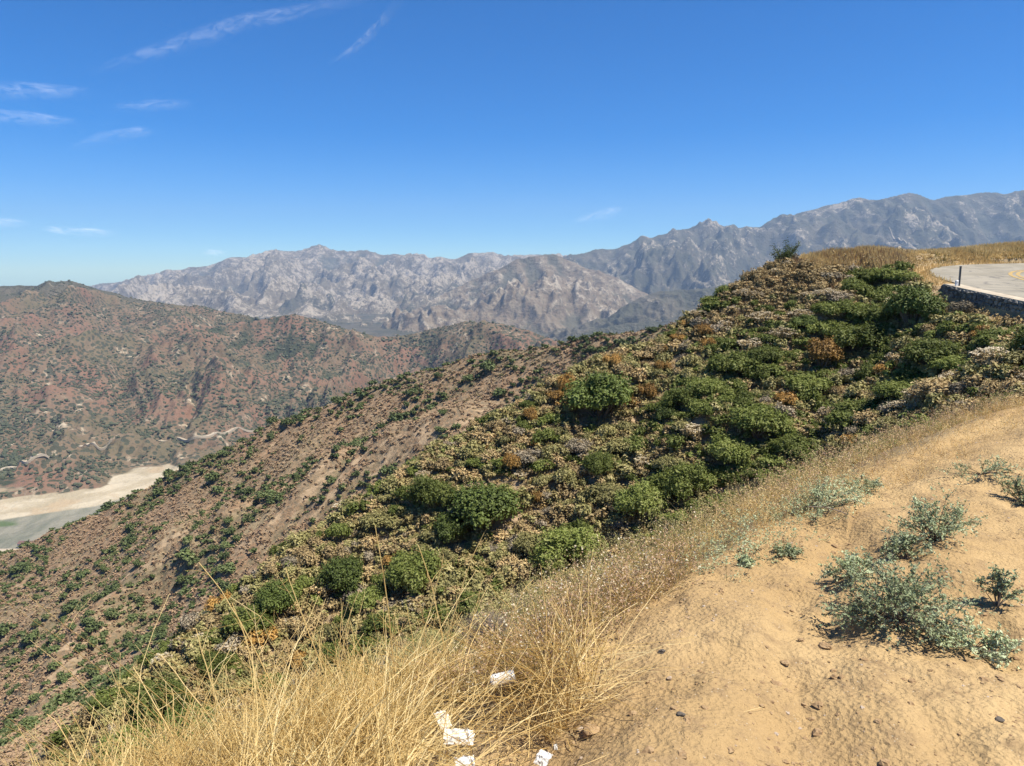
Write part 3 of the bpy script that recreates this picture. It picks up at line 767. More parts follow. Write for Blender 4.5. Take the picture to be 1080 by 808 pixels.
# which plant grows where
hump = sstep(345, 290, py) * sstep(760, 790, px) * (1 - sstep(880, 930, px + (py - 300) * 1.2))
greeness = sstep(-.15, .5, fbm(x / 7, y / 7, 3, 71)) * (.35 + .65 * sstep(640, 760, px + (py - 420) * .5)) * (1 - hump) + .14 + .22 * sstep(700, 820, px) * (1 - hump)
TALLY = {}
QUOTA = {'green': 250, 'olive': 190, 'rust': 34, 'dry': 210, 'grey': 120, 'cream': 60}
ZONE = {
 'green': 'low bright green bush in the dense growth on the slope under the road',
 'olive': 'low olive-green bush in the mixed scrub between the spur crest and the dirt',
 'rust': 'small rust-brown bush scattered in the scrub along the spur',
 'dry': 'low brown dried-out bush in the scrub along the spur and hump',
 'grey': 'low grey twiggy bush in the scrub along the spur and hump',
 'cream': 'low brown bush dotted with cream flower heads on the slope'}
GRP = {'green': 'low bright green bushes under the road', 'olive': 'low olive bushes in the scrub', 'rust': 'small rust bushes in the scrub', 'dry': 'low brown bushes in the scrub', 'grey': 'low grey bushes in the scrub', 'cream': 'low flower-dotted bushes'}
order = np.argsort(-rng.uniform(0, 1, len(x)) )
mass = {'dry': [], 'olive': [], 'grey': [], 'green': []}
cell = {}
for i in order:
    rad = rng.uniform(.42, .95) * np.clip(np.hypot(x[i], y[i]) / 30, .32, 1)
    near20 = np.hypot(x[i], y[i]) < 24
    gx, gy = int(x[i] // 1.0), int(y[i] // 1.0)
    if any((x[i] - a) ** 2 + (y[i] - b) ** 2 < (c * .55 + rad * .2) ** 2 for a, b, c in TAKEN[:len(HERO)]): continue
    near_ = False
    for ax in (-1, 0, 1):
        for ay in (-1, 0, 1):
            for (a, b, c) in cell.get((gx + ax, gy + ay), ()):
                if (x[i] - a) ** 2 + (y[i] - b) ** 2 < (.44 * (c + rad)) ** 2: near_ = True
    if near_ or (px[i] > 835 and py[i] < 284): continue
    cell.setdefault((gx, gy), []).append((x[i], y[i], rad))
    q = rng.uniform(); g = greeness[i]
    if hump[i] > .5: k = 'dry' if q < .62 else ('cream' if q < .72 else 'grey' if q < .85 else 'olive')
    elif q < g * .85: k = 'green'
    elif q < g * .85 + .33: k = 'olive'
    elif q < .80: k = 'dry'
    elif q < .90: k = 'grey'
    elif q < .93: k = 'rust'
    else: k = 'cream'
    if TALLY.get(k, 0) < QUOTA[k] * (1.25 if near20 else 1) and (near20 or rng.uniform() < .7):
        TALLY[k] = TALLY.get(k, 0) + 1
        plant(k, x[i], y[i], z[i], rad, ZONE[k], GRP[k], near20, TALLY[k] % 3, rng.uniform(.7, 1.15))
    elif near20: continue
    elif k in mass: mass[k].append((x[i], y[i], z[i], rad))
    else: mass[('dry', 'olive')[i % 2]].append((x[i], y[i], z[i], rad))
print('scatter', TALLY, {k: len(v) for k, v in mass.items()})

def bake(V0, F0, plc, r=None, zs=(.75, 1.15)):
    """copies of a plant in one mesh, for growth nobody could count"""
    r = r or rng; n = len(plc); plc = np.asarray(plc)
    a = r.uniform(0, 6.28, n); c, s = np.cos(a)[:, None], np.sin(a)[:, None]; k = plc[:, 3:4]
    X = (V0[None, :, 0] * c - V0[None, :, 1] * s) * k + plc[:, 0:1]
    Y = (V0[None, :, 0] * s + V0[None, :, 1] * c) * k + plc[:, 1:2]
    Z = V0[None, :, 2] * k * r.uniform(*zs, n)[:, None] + plc[:, 2:3] - .06 * k
    V = np.stack([X, Y, Z], -1).reshape(-1, 3)
    Fc = (F0[None] + (np.arange(n) * len(V0))[:, None, None]).reshape(-1, 4)
    return V, Fc
r3 = np.random.default_rng(33)
for k, mt in (('dry', DRY), ('olive', OLIVE), ('grey', GREY), ('green', GREEN)):
    if not mass[k]: continue
    V0, F0, _ = crown(6, 420, .10, r3, .75, lob=.36, irregular=.4)
    V, Fc = bake(V0, F0, mass[k])
    tag(obj({'dry': 'brown_undergrowth', 'olive': 'olive_undergrowth', 'grey': 'grey_undergrowth', 'green': 'green_undergrowth'}[k], mesh('undergrowth', V, Fc, mt)),
        {'dry': 'low brown undergrowth between the bushes of the spur', 'olive': 'low olive undergrowth between the bushes of the spur', 'grey': 'low grey twigs between the bushes of the spur', 'green': 'low green undergrowth between the bushes below the road'}[k], 'undergrowth', kind='stuff')
# low growth that closes the gaps
x, y, z, gul, kd, bare, px, py = scatter(15000, -32, 45, 14, 66)
m = (kd == -2) & (seg(x, y, EDGE)[0] > 1.0); x, y, z, px, py = (q[m][:5200] for q in (x, y, z, px, py))
fr = rng.uniform(0, 1, len(x)) + .5 * fbm(x / 5, y / 5, 2, 99); pl = np.stack([x, y, z, rng.uniform(.3, .7, len(x)) * np.clip(np.hypot(x, y) / 34, .45, 1)], 1)
tp_ = ~((px > 835) & (py < 286)); x, y, z, px, py, fr, pl = x[tp_], y[tp_], z[tp_], px[tp_], py[tp_], fr[tp_], pl[tp_]; hp = (px > 760) & (py < 345) & (px < 900)
gr_ = ~hp & (rng.uniform(0, 1, len(x)) < .34 * sstep(620, 780, px) + .05); fr = np.where(gr_, 9, fr)
for nm, mk, mt, lb in (('green_filler', fr > 8, GREEN, 'knee-high green growth closing the gaps between the bushes'), ('olive_filler', (fr > .62) & (fr < 8) & ~hp, OLIVE, 'knee-high olive growth closing the gaps between the bushes'), ('brown_filler', (fr <= .30) | hp, DRY, 'knee-high brown growth closing the gaps between the bushes'), ('tawny_filler', (fr > .30) & (fr <= .62) & ~hp, leafmat('tawny_growth', [(.29, .23, .09), (.43, .35, .15), (.54, .45, .22)], .8, .2), 'knee-high tawny growth closing the gaps between the bushes')):
    V0, F0, _ = crown(4, 190, .13, r3, .75, lob=.36, irregular=.4, core=False); V, Fc = bake(V0, F0, pl[mk]); tag(obj(nm.replace('filler', 'ground_cover'), mesh(nm, V, Fc, mt)), lb, 'ground cover', kind='stuff')
# very low dry tufts over the soil
x, y, z, gul, kd, bare, px, py = scatter(34000, -32, 45, 7, 66)
m = (kd == -2) & (seg(x, y, EDGE)[0] > .5) & (np.hypot(x, y) > 20); x, y, z = x[m][:9000], y[m][:9000], z[m][:9000]
pl = np.stack([x, y, z, rng.uniform(.16, .42, len(x))], 1)
tv = r3.normal(size=(34, 3)) * np.array([.5, .5, .35]); tv[:, 2] = np.abs(tv[:, 2])
h = len(pl) // 2
V, Fc = bake(*leaves(tv, .22, .2, .4, r3), pl[:h]); tag(obj('dry_tufts', mesh('dry_tufts', V, Fc, GRASS)), 'short straw-coloured tufts over the soil between the bushes', 'grass', kind='stuff')
V, Fc = bake(*leaves(tv, .22, .2, .4, r3), pl[h:]); tag(obj('leaf_litter', mesh('leaf_litter', V, Fc, DRY)), 'low brown litter and twigs over the soil between the bushes', 'litter', kind='stuff')

# ------------------------------------------------------------------ the long hillside across the ravine
HB = leafmat('hillside_bushes', [(.055, .080, .028), (.085, .115, .038), (.12, .15, .05), (.14, .135, .06)], trans=.1, patch=.05)
HL = leafmat('hillside_brush', [(.16, .105, .062), (.235, .165, .10), (.31, .20, .12), (.20, .18, .09)], rough=.9, trans=.02, patch=.05)
n = 110000
Yr = 70 * (372 / 70) ** rng.uniform(0, 1, n); ua = rng.uniform(-.80, .45, n); x = ua * Yr; y = Yr
z, gul, kd, bare, dirt = H(x, y); ok, px, py = inframe(x, y, z)
m = ok & ((kd == -1) | (x < -12)) & (dirt < .5); x, y, z, gul, bare, px, py = (q[m] for q in (x, y, z, gul, bare, px, py))
v = seen(x, y, z, 60, 1.5); x, y, z, gul, bare, px, py = (q[v] for q in (x, y, z, gul, bare, px, py))
cl = fbm(x / 30, y / 30, 3, 81) + (.5 - gul) * 1.6 - bare * .25
pr_ = sstep(-.5, .9, cl) * (y / 340)
big = rng.uniform(0, 1, len(x)) < pr_ * .60 * np.clip((y - 60) / 120, .05, 1)
bx = np.stack([x, y, z, np.clip(rng.lognormal(.40, .50, len(x)), .7, 4.4) * np.clip(y / 190, .35, 1)], 1)[big]
kp = []; cell = {}
for q in bx:
    g = (int(q[0] // 3), int(q[1] // 3)); bad = False
    for ax in (-1, 0, 1):
        for ay in (-1, 0, 1):
            for p in cell.get((g[0] + ax, g[1] + ay), ()):
                if (p[0] - q[0]) ** 2 + (p[1] - q[1]) ** 2 < (.55 * (p[3] + q[3])) ** 2: bad = True
    if not bad: cell.setdefault(g, []).append(q); kp.append(q)
bx = np.array(kp)
app = bx[:, 3] / bx[:, 1]; o_ = np.argsort(-app); top, rest = bx[o_[:290]], bx[o_[290:]]
HM = []
for s in range(4):
    V0, F0, _ = crown(6, 420, .13, np.random.default_rng(200 + s), .85, lob=.42, irregular=.35); HM.append(mesh('hillside_bush', V0, F0, HB))
for i, q in enumerate(top):
    o = obj('hillside_bush', HM[i % 4], loc=(q[0], q[1], q[2] - .1 * q[3]), rz=rng.uniform(0, 6.28), scale=(q[3], q[3] * rng.uniform(.8, 1.1), q[3] * rng.uniform(.75, 1.1)))
    tag(o, 'round dark green bush dotted over the long brown hillside across the ravine', 'bush', 'bushes dotted over the long hillside')
V0, F0, _ = crown(5, 90, .24, np.random.default_rng(300), .85, lob=.42)
V, Fc = bake(V0, F0, rest[:9000]); tag(obj('hillside_scrub', mesh('hillside_scrub', V, Fc, HB)), 'countless smaller green bushes over the long brown hillside', 'scrub', kind='stuff')
# low brown brush
lw = rng.uniform(0, 1, len(x)) < .85 * (1 - .55 * np.clip(bare, 0, 1))
bl = np.stack([x, y, z, rng.uniform(.5, 1.15, len(x)) * np.clip(y / 180, .4, 1)], 1)[lw][:46000]
tv = r3.normal(size=(12, 3)) * np.array([.5, .5, .3]); tv[:, 2] = np.abs(tv[:, 2])
V0, F0 = cat([leaves(tv, .42, .2, .6, r3), lump((0, 0, .15), .6, 1, .2, r3, .7)])
V, Fc = bake(V0, F0, bl); tag(obj('hillside_brush', mesh('hillside_brush', V, Fc, HL)), 'low brown brush covering the long hillside between the bushes', 'brush', kind='stuff')
print('hill', len(bx), len(bl))
# ------------------------------------------------------------------ verge of the dirt shoulder
def Hz(x, y): return H(np.atleast_1d(x).astype(float), np.atleast_1d(y).astype(float))[0]
def edge_pts(n, s0, s1, off0, off1, r):
    """random points along the outer edge of the shoulder; off > 0 is downhill"""
    E = np.array(EDGE); L = np.concatenate([[0], np.cumsum(np.hypot(*np.diff(E, axis=0).T))])
    s = r.uniform(s0, s1, n); x = np.interp(s, L, E[:, 0]); y = np.interp(s, L, E[:, 1])
    e = .3; tx = np.interp(s + e, L, E[:, 0]) - np.interp(s - e, L, E[:, 0]); ty = np.interp(s + e, L, E[:, 1]) - np.interp(s - e, L, E[:, 1])
    k = np.hypot(tx, ty); o = r.uniform(off0, off1, n)
    return x - ty / k * o, y + tx / k * o, s
def edge_s(px, py):
    h = P(px, py, 1.0); E = np.array(EDGE); L = np.concatenate([[0], np.cumsum(np.hypot(*np.diff(E, axis=0).T))])
    u = h[0]; ss = np.linspace(0, L[-1], 4000); x = np.interp(ss, L, E[:, 0]); y = np.interp(ss, L, E[:, 1])
    ok = (y > 1) & (ss < L[15]); return ss[ok][np.argmin(np.abs(x[ok] / y[ok] - u))]

def stalks(x, y, z, L, r, lean=.5, curl=.35, rad=.0016, m=8, bias=(0, 0), k=3):
    """long bending dry stems"""
    n = len(x); a = r.uniform(0, 6.28, n); q = np.abs(r.normal(0, lean, n))
    dx = np.cos(a) * q + bias[0]; dy = np.sin(a) * q + bias[1]
    D = np.stack([dx, dy, np.ones(n)], 1); D /= np.linalg.norm(D, axis=1, keepdims=True)
    B = np.stack([np.cos(a + r.normal(0, .8, n)), np.sin(a + r.normal(0, .8, n)), r.uniform(-1.1, -.1, n)], 1) * (curl * r.uniform(.1, 1.2, n))[:, None]
    t = np.linspace(0, 1, m)[None, :, None]; Ln = np.asarray(L)[:, None, None]
    w = np.cumsum(r.normal(0, .018, (n, m, 3)), axis=1)
    path = np.stack([x, y, z], 1)[:, None] + Ln * (D[:, None] * t + B[:, None] * t ** 2 + w * t)
    rr = rad * r.uniform(.6, 1.3, n)[:, None] * np.linspace(1, .45, m)[None]
    return path, rr
def side_shoots(path, rr, per, r, ln=.28, m=5):
    n, M, _ = path.shape; i = np.repeat(np.arange(n), per); j = r.integers(2, M - 1, len(i))
    b = path[i, j]; T = path[i, np.minimum(j + 1, M - 1)] - path[i, j - 1]; T /= np.linalg.norm(T, axis=1, keepdims=True) + 1e-9
    d = T + r.normal(0, .75, (len(i), 3)); d /= np.linalg.norm(d, axis=1, keepdims=True)
    t = np.linspace(0, 1, m)[None, :, None]; l = ln * r.uniform(.4, 1.3, len(i))[:, None, None]
    p = b[:, None] + d[:, None] * t * l + r.normal(0, .25, (len(i), 1, 3)) * l * t ** 2
    return p, np.repeat(rr[i, j][:, None] * .6, m, 1) * np.linspace(1, .5, m)[None]

r4 = np.random.default_rng(44)
sA, sB = edge_s(215, 808), edge_s(600, 640)
E_ = np.array(EDGE); L_ = np.concatenate([[0], np.cumsum(np.hypot(*np.diff(E_, axis=0).T))])
s560, s700, s900, s1080 = (edge_s(q, 600) for q in (575, 700, 900, 1079))
# the golden tangle at our feet
x, y, s = edge_pts(8600, sA - .75, s560 + .35, -.12, 1.25, r4); dens = sstep(sA - .75, sA + .3, s); m = r4.uniform(0, 1, len(x)) < .04 + .96 * dens; x, y, s = x[m], y[m], s[m]
L = r4.lognormal(-1.10, .40, len(x)) * (1 - .25 * sstep(s560 - .6, s560 + .3, s))
LIT = ((530, 716, 40), (484, 777, 44), (467, 759, 34), (490, 804, 34), (573, 800, 34))
def clear_(x, y, keep=.02):
    px, py = inframe(x, y, Hz(x, y))[1:]; ok = np.ones(len(x), bool)
    for lx, ly, lw_ in LIT: ok &= ~((np.abs(px - lx) < lw_) & (py > ly - 12) & (py < ly + 190))
    return ok | (r4.uniform(0, 1, len(x)) < keep)
kp_ = clear_(x, y); x, y, s, L = x[kp_], y[kp_], s[kp_], L[kp_]
x0_, y0_ = x, y
# stems lying crosswise near the soil
x, y, s = edge_pts(5200, sA - .5, s560 + .3, -.18, 1.05, r4)
p1, q1 = stalks(x0_, y0_, Hz(x0_, y0_) - .02, L, r4, 1.0, 1.0, .0019, 8, (-.25, .12))
p2, q2 = side_shoots(p1, q1, 2, r4, .2)
kp_ = clear_(x, y, .12); x, y = x[kp_], y[kp_]
# keep the fans of stems off the bare dirt
ex_ = H(p1[:, -1, 0], p1[:, -1, 1])[4] > .5; ok_ = ~ex_ | (r4.uniform(0, 1, len(ex_)) < .25); p1, q1 = p1[ok_], q1[ok_]; p2, q2 = side_shoots(p1, q1, 3, r4, .15)
p3, q3 = stalks(x, y, Hz(x, y) + r4.uniform(.0, .22, len(x)), r4.uniform(.15, .5, len(x)), r4, 2.2, .3, .0019, 6)
V, Fc = cat([tubes(p1, q1), tubes(p2, q2), tubes(p3, q3)])
tag(obj('dry_grass', mesh('dry_grass', V, Fc, STRAW)), 'golden tangle of dry mustard stems along the lip of the dirt', 'grass', kind='stuff')
x, y, s = edge_pts(26000, sA - .5, s560 + .15, -.1, 1.1, r4)
kp_ = clear_(x, y, .1); x, y = x[kp_], y[kp_]
C = np.stack([x, y, Hz(x, y) + np.abs(r4.normal(0, .06, len(x)))], 1)
tag(obj('straw_litter', mesh('straw_litter', *leaves(C, .016, .1, .10, r4), STRAW)), 'broken straw lying under the dry stems', 'straw', kind='stuff')
# single long stalks that arch out over the slope, by the photo: root px, py, tip px, py, distance of the tip
ARCH = [(265, 800, 205, 668, 2.6, 'thick upright stalk standing clear left of the tangle'), (300, 790, 240, 636, 2.7, 'tall stalk crossing in front of the dark bush of the spur edge'), (230, 800, 140, 705, 2.5, 'stalk arching low to the left above the bottom corner'),
 (330, 760, 212, 596, 2.9, 'long stalk bending far left over the spur'), (420, 720, 395, 556, 3.1, 'slender stalk rising highest above the tangle'), (450, 700, 505, 560, 3.2, 'stalk curving right above the tangle'),
 (380, 740, 300, 600, 3.0, 'stalk crossing two others above the middle of the tangle'), (480, 690, 440, 575, 3.1, 'forked stalk near the dark dead bush'), (190, 806, 175, 730, 2.4, 'short straight stalk near the bottom left'),
 (110, 830, 52, 755, 2.5, 'leftmost single stalk at the bottom edge'), (520, 680, 560, 610, 3.2, 'stalk leaning over the pinkish weeds'), (350, 770, 372, 620, 2.9, 'stalk with a hooked tip in the middle of the tangle'),
 (160, 825, 105, 775, 2.4, 'bent stalk at the bottom edge'), (405, 730, 470, 585, 3.0, 'stalk slanting right across the slope'), (290, 780, 168, 690, 2.7, 'nearly level stalk reaching left over the thicket')]
for px, py, tx, ty, D, lab in ARCH:
    b = np.array(P(px, py, D - .15)); hb = float(Hz(b[0], b[1])[0]); b[2] = min(b[2], hb + .25); b0 = np.array([b[0], b[1], hb - .02]) if b[2] - hb < .3 else b
    e = np.array(P(tx, ty, D)); t = np.linspace(0, 1, 14)[:, None]; m_ = (b0 + e) / 2 + np.array([r4.normal(0, .04), 0, .10 + r4.uniform(0, .08)])
    pa = (1 - t) ** 2 * b0 + 2 * t * (1 - t) * m_ + t ** 2 * e + np.cumsum(r4.normal(0, .003, (14, 3)), 0) * t
    rr = np.linspace(.0034, .0016, 14)
    V, Fc = tubes(pa[None], rr[None], 5)
    p_, q_ = side_shoots(pa[None], rr[None], 7, r4, .10)
    V, Fc = cat([(V, Fc), tubes(p_, q_, 3)])
    tag(obj('dry_stalk', mesh('dry_stalk', V, Fc, STRAW)), lab, 'stalk', 'single dry stalks above the tangle')

# pinkish and straw weeds along the lip
def weeds(name, n, s0, s1, o0, o1, ln, mat, tipmat, tips, label, seed, hang=.35, rad=.0013):
    r = np.random.default_rng(seed); x, y, s = edge_pts(n, s0, s1, o0, o1, r)
    cl = fbm(x / .5, y / .5, 2, seed); m = r.uniform(-.7, .7, len(x)) < cl + .35; x, y, s = x[m], y[m], s[m]
    z = Hz(x, y); sc = 1 + (s - s0) / max(s1 - s0, .1) * .25
    p, q = stalks(x, y, z - .02, r.uniform(.4, 1.15, len(x)) * ln * sc, r, .45, hang, rad, 6, (-.1, -.05)); p2, q2 = side_shoots(p, q, 3, r, ln * .4)
    V, Fc = cat([tubes(p, q), tubes(p2, q2)]); n1 = len(Fc)
    ends = np.concatenate([p[:, -1], p2[:, -1], p[:, -2]]); C = (ends[:, None] + r.normal(0, .010, (len(ends), tips, 3))).reshape(-1, 3)
    V2, F2 = leaves(C, .0055, .4, .75, r); V, Fc = cat([(V, Fc), (V2, F2)])
    tag(obj(name, mesh(name, V, Fc, [mat, tipmat], np.r_[np.zeros(n1, int), np.ones(len(F2), int)])), label, 'weeds', kind='stuff')
weeds('pinkish_weeds', 900, s560 + .15, s700 + .4, .02, .65, .24, STRAW, PINK, 3, 'pinkish seeding weeds along the lip between the tangle and the slope', 51)
weeds('green_weeds', 500, s560 + .1, s700 + .6, .05, .8, .30, OLIVE, CREAM, 1, 'thin olive stems with white heads among the pinkish weeds', 52)
weeds('straw_verge', 1100, s700 - .9, s900 + .3, .05, .8, .25, STRAW, GRASS, 2, 'straw-coloured weeds along the lip of the dirt', 53, .6)
weeds('purple_weeds', 1300, s900 - 1.2, s1080 + 1.5, .10, 1.5, .32, DRY, PINK, 3, 'purplish brown weeds beyond the curve of the dirt', 54, .5)
weeds('straw_fringe', 1500, s900 - .3, s1080 + 2.5, -.35, .9, .24, STRAW, GRASS, 2, 'pale straw fringe at the far curve of the dirt', 55, .6)
weeds('lip_regrowth', 260, s700 + .3, s900, -.2, .35, .16, SALT, SALT, 6, 'thin grey-green regrowth on the lip of the dirt', 56, .4)
weeds('bank_weeds', 3200, s560 - .5, s1080 + 3.0, 1.2, 6.5, .34, DRY, GRASS, 2, 'brown and straw weeds on the bank below the lip', 57, .5, .0022)
weeds('bank_brush', 6000, sA - 2, s1080 + 3.0, .8, 7.5, .4, OLIVE, OLIVE, 5, 'olive brushy growth on the bank below the lip', 58, .5, .002)

# dead grey bush in the tangle
h = hit(512, 690); r5 = np.random.default_rng(6)
tw, e = twigs(520, r5, .9, 1.0, .006, 6); p_, q_ = None, None
o = obj('dead_bush', mesh('dead_bush', *tw, leafmat('dead_wood', [(.10, .075, .075), (.17, .13, .125), (.25, .20, .19)], .9, .02)), loc=(h[0], h[1] + .12, h[2] - .02), scale=(.22, .2, .24))
tag(o, 'dark leafless bush behind the white can in the straw', 'bush')

# ------------------------------------------------------------------ saltbushes on the dirt
def saltbush(px, py, wpx, hm, nst, seed, label, group='grey-green saltbushes on the dirt', flat=1.0):
    h = hit(px, py); R_ = wpx * h[1] / F / 2; r = np.random.default_rng(seed)
    root = obj('saltbush', None, loc=(h[0], h[1], h[2])); tag(root, label, 'plant', group)
    a = r.uniform(0, 6.28, nst); q = np.sqrt(r.uniform(0, 1, nst)); t = np.linspace(0, 1, 8)[None, :, None]
    gx, gy = np.cos(a) * q * R_, np.sin(a) * q * R_ * flat
    gz = (H(h[0] + gx, h[1] + gy)[0] - h[2])
    e = np.stack([gx, gy, gz + hm * (1 - .55 * q ** 2) * r.uniform(.35, 1.05, nst) + .02], 1)[:, None]
    b = e * np.array([.05, .05, 0]); m_ = e * np.array([.55, .55, .75]) + r.normal(0, .02, (nst, 1, 3))
    pa = (1 - t) ** 2 * b + 2 * t * (1 - t) * m_ + t ** 2 * e
    rr = np.repeat(np.linspace(.003, .001, 8)[None], nst, 0)
    p2, q2 = side_shoots(pa, rr, 5, r, .26 * R_ + .02)
    sm = mesh('saltbush_stems', *cat([tubes(pa, rr), tubes(p2, q2)]), STEM); obj('stems', sm, root)
    C = (p2[:, 1:, None, :] + r.normal(0, .006, (p2.shape[0], p2.shape[1] - 1, 4, 3))).reshape(-1, 3)
    C2 = (pa[:, 4:, None, :] + r.normal(0, .006, (nst, 4, 4, 3))).reshape(-1, 3)
    V, Fc = leaves(np.concatenate([C, C2]), .0082, .3, .5, r); obj('leaves', mesh('saltbush_leaves', V, Fc, SALT), root)
    return root
saltbush(945, 655, 160, .26, 64, 1, 'largest grey-green saltbush in the middle of the dirt')
saltbush(900, 610, 70, .14, 20, 2, 'low saltbush growing into the left side of the largest one')
saltbush(985, 570, 95, .28, 34, 3, 'upright saltbush behind the largest one, beside the dark hollow')
saltbush(955, 590, 55, .12, 14, 8, 'small saltbush between the largest and the upright one')
saltbush(1025, 685, 100, .09, 20, 4, 'sprawling low saltbush right of the largest one')
saltbush(1052, 640, 46, .22, 10, 25, 'thin tall saltbush sprig near the right edge')
saltbush(1078, 530, 46, .20, 22, 6, 'dense saltbush cut by the right edge of the view')
saltbush(1035, 500, 70, .09, 12, 9, 'faint low saltbush in front of the far curve of the dirt')
saltbush(785, 597, 12, .035, 9, 10, 'tiny saltbush seedling alone on the dirt')
saltbush(828, 585, 30, .03, 10, 11, 'flat little saltbush beside the seedling')
saltbush(865, 535, 85, .13, 24, 12, 'pale saltbush at the lip of the dirt')
saltbush(905, 515, 50, .10, 14, 13, 'small pale saltbush at the lip right of a larger one')

# ------------------------------------------------------------------ stones, clods
ROCK = NT('stones'); ROCK = ROCK.bsdf(ROCK.mix(ROCK.ramp(ROCK.noise(ROCK.coord(), 40, 3), .4, .6), (.30, .22, .15), (.40, .33, .26)), .9)
CLOD = NT('clods'); CLOD = CLOD.bsdf(CLOD.mix(CLOD.ramp(CLOD.noise(CLOD.coord(), 60, 3), .4, .6), (.24, .155, .08), (.32, .22, .12)), .95)
def peb(n, s0, s1, mat, name, label, seed, x0=-.2, x1=6, y0=1.6, y1=8.5, clump=.3):
    r = np.random.default_rng(seed); x = r.uniform(x0, x1, n * 4); y = y0 + (y1 - y0) * r.uniform(0, 1, n * 4) ** 1.5
    z, g_, k_, b_, d_ = H(x, y); m = (d_ > .5) & inframe(x, y, z)[0] & (fbm(x / .6, y / .6, 3, seed) > r.normal(clump, .3, len(x)))
    x, y, z = x[m][:n], y[m][:n], z[m][:n]; V0, F0 = lump((0, 0, 0), 1, 2, .35, r, .7)
    pl = np.stack([x, y, z, np.clip(r.lognormal(math.log(s0), .5, len(x)), s0 * .4, s1)], 1)
    tag(obj(name, mesh(name, *bake(V0, F0, pl, r), mat)), label, 'stones', kind='stuff')
peb(7000, .0030, .012, CLOD, 'dirt_crumbs', 'crumbs of dry earth scattered over the shoulder', 61)
peb(700, .0045, .014, ROCK, 'pebbles', 'small pale stones scattered over the shoulder', 62, clump=.1)
peb(420, .0065, .022, CLOD, 'earth_clods', 'bigger clods of dry earth near the lip of the dirt', 63, .2, 2.4, 2.0, 5, .15)
DARKR = NT('dark_stone').bsdf((.10, .085, .07), .9)
for px, py, wp, mt, lab in [(870, 683, 13, CLOD, 'brown clod below the left end of the largest saltbush'), (828, 700, 9, CLOD, 'reddish clod left of the channel in the dirt'), (845, 676, 8, CLOD, 'flat clod beside the channel in the dirt'), (718, 754, 9, DARKR, 'dark grey stone on the lower left of the dirt'),
        (698, 688, 8, DARKR, 'dark stone near the left edge of the dirt'), (622, 773, 20, CLOD, 'dark brown chunk of bark on the dirt beside the straw'), (612, 770, 7, ROCK, 'pale stone beside the bark chunk'), (880, 455 + 260, 10, CLOD, 'clod in the channel below the largest saltbush'), (1054, 760, 9, DARKR, 'dark stone in the lower right corner of the dirt'), (706, 716, 6, ROCK, 'white pebble above the dark grey stone')]:
    h = hit(px, py); s = wp * h[1] / F / 2; V, Fc = lump((0, 0, 0), s, 3, .3, np.random.default_rng(px), .55)
    tag(obj('stone', mesh('stone', V, Fc, mt, smooth=False), loc=(h[0], h[1], h[2] + s * .25), rz=px), lab, 'stone')
h = hit(872, 552)  # a dead branch lying on the lip
p_, q_ = stalks(np.array([h[0] + .25]), np.array([h[1]]), np.array([h[2] + .02]), np.array([.42]), r4, 0, .2, .004, 8, (-2.5, -.3)); pb, qb = side_shoots(p_, q_, 8, r4, .1)
tag(obj('fallen_branch', mesh('fallen_branch', *cat([tubes(p_, q_, 5), tubes(pb, qb)]), STEM)), 'thin dark branch lying on the lip beside the pale saltbush', 'branch')

# ------------------------------------------------------------------ litter in the straw
WHITE = NT('crumpled_white'); WHITE = WHITE.bsdf(WHITE.mix(WHITE.ramp(WHITE.noise(WHITE.coord(), 9, 3), .5, .75), (.62, .60, .55), (.50, .43, .34)), .6, None, .4)
def on_straw(px, py, up=.12):
    return np.array(hit(px, py)) * (1 - up)
c = on_straw(530, 716)
prof_ = [(0, .0), (.6, .0), (.92, .03), (1, .08)] + [(1 + (.045 if k % 2 else -.03), .08 + k * .06) for k in range(1, 14)] + [(1, .92), (.9, .97), (.8, 1.0), (.72, .985), (0, .97)]
R0, L0, na = .026, .105, 28; V = []
for rr_, hh in prof_:
    for j in range(na):
        a = j / na * 6.2832; dent = 1 - .26 * math.exp(-((a - 2.4) / .6) ** 2 - ((hh - .45) / .25) ** 2) - .18 * math.exp(-((a - 4.6) / .5) ** 2 - ((hh - .75) / .2) ** 2)
        V.append((L0 * (hh - .5), R0 * rr_ * math.cos(a) * dent, R0 * rr_ * math.sin(a) * dent))
V = np.array(V); i = np.arange(len(V)).reshape(-1, na); Fc = np.stack([i[:-1], np.roll(i[:-1], -1, 1), np.roll(i[1:], -1, 1), i[1:]], -1).reshape(-1, 4)
o = obj('crushed_cup', mesh('crushed_cup', V, Fc, WHITE, smooth=True), loc=tuple(c)); o.rotation_euler = (.3, -.18, .12); tag(o, 'crushed ribbed white cup lying on its side in the straw', 'cup')
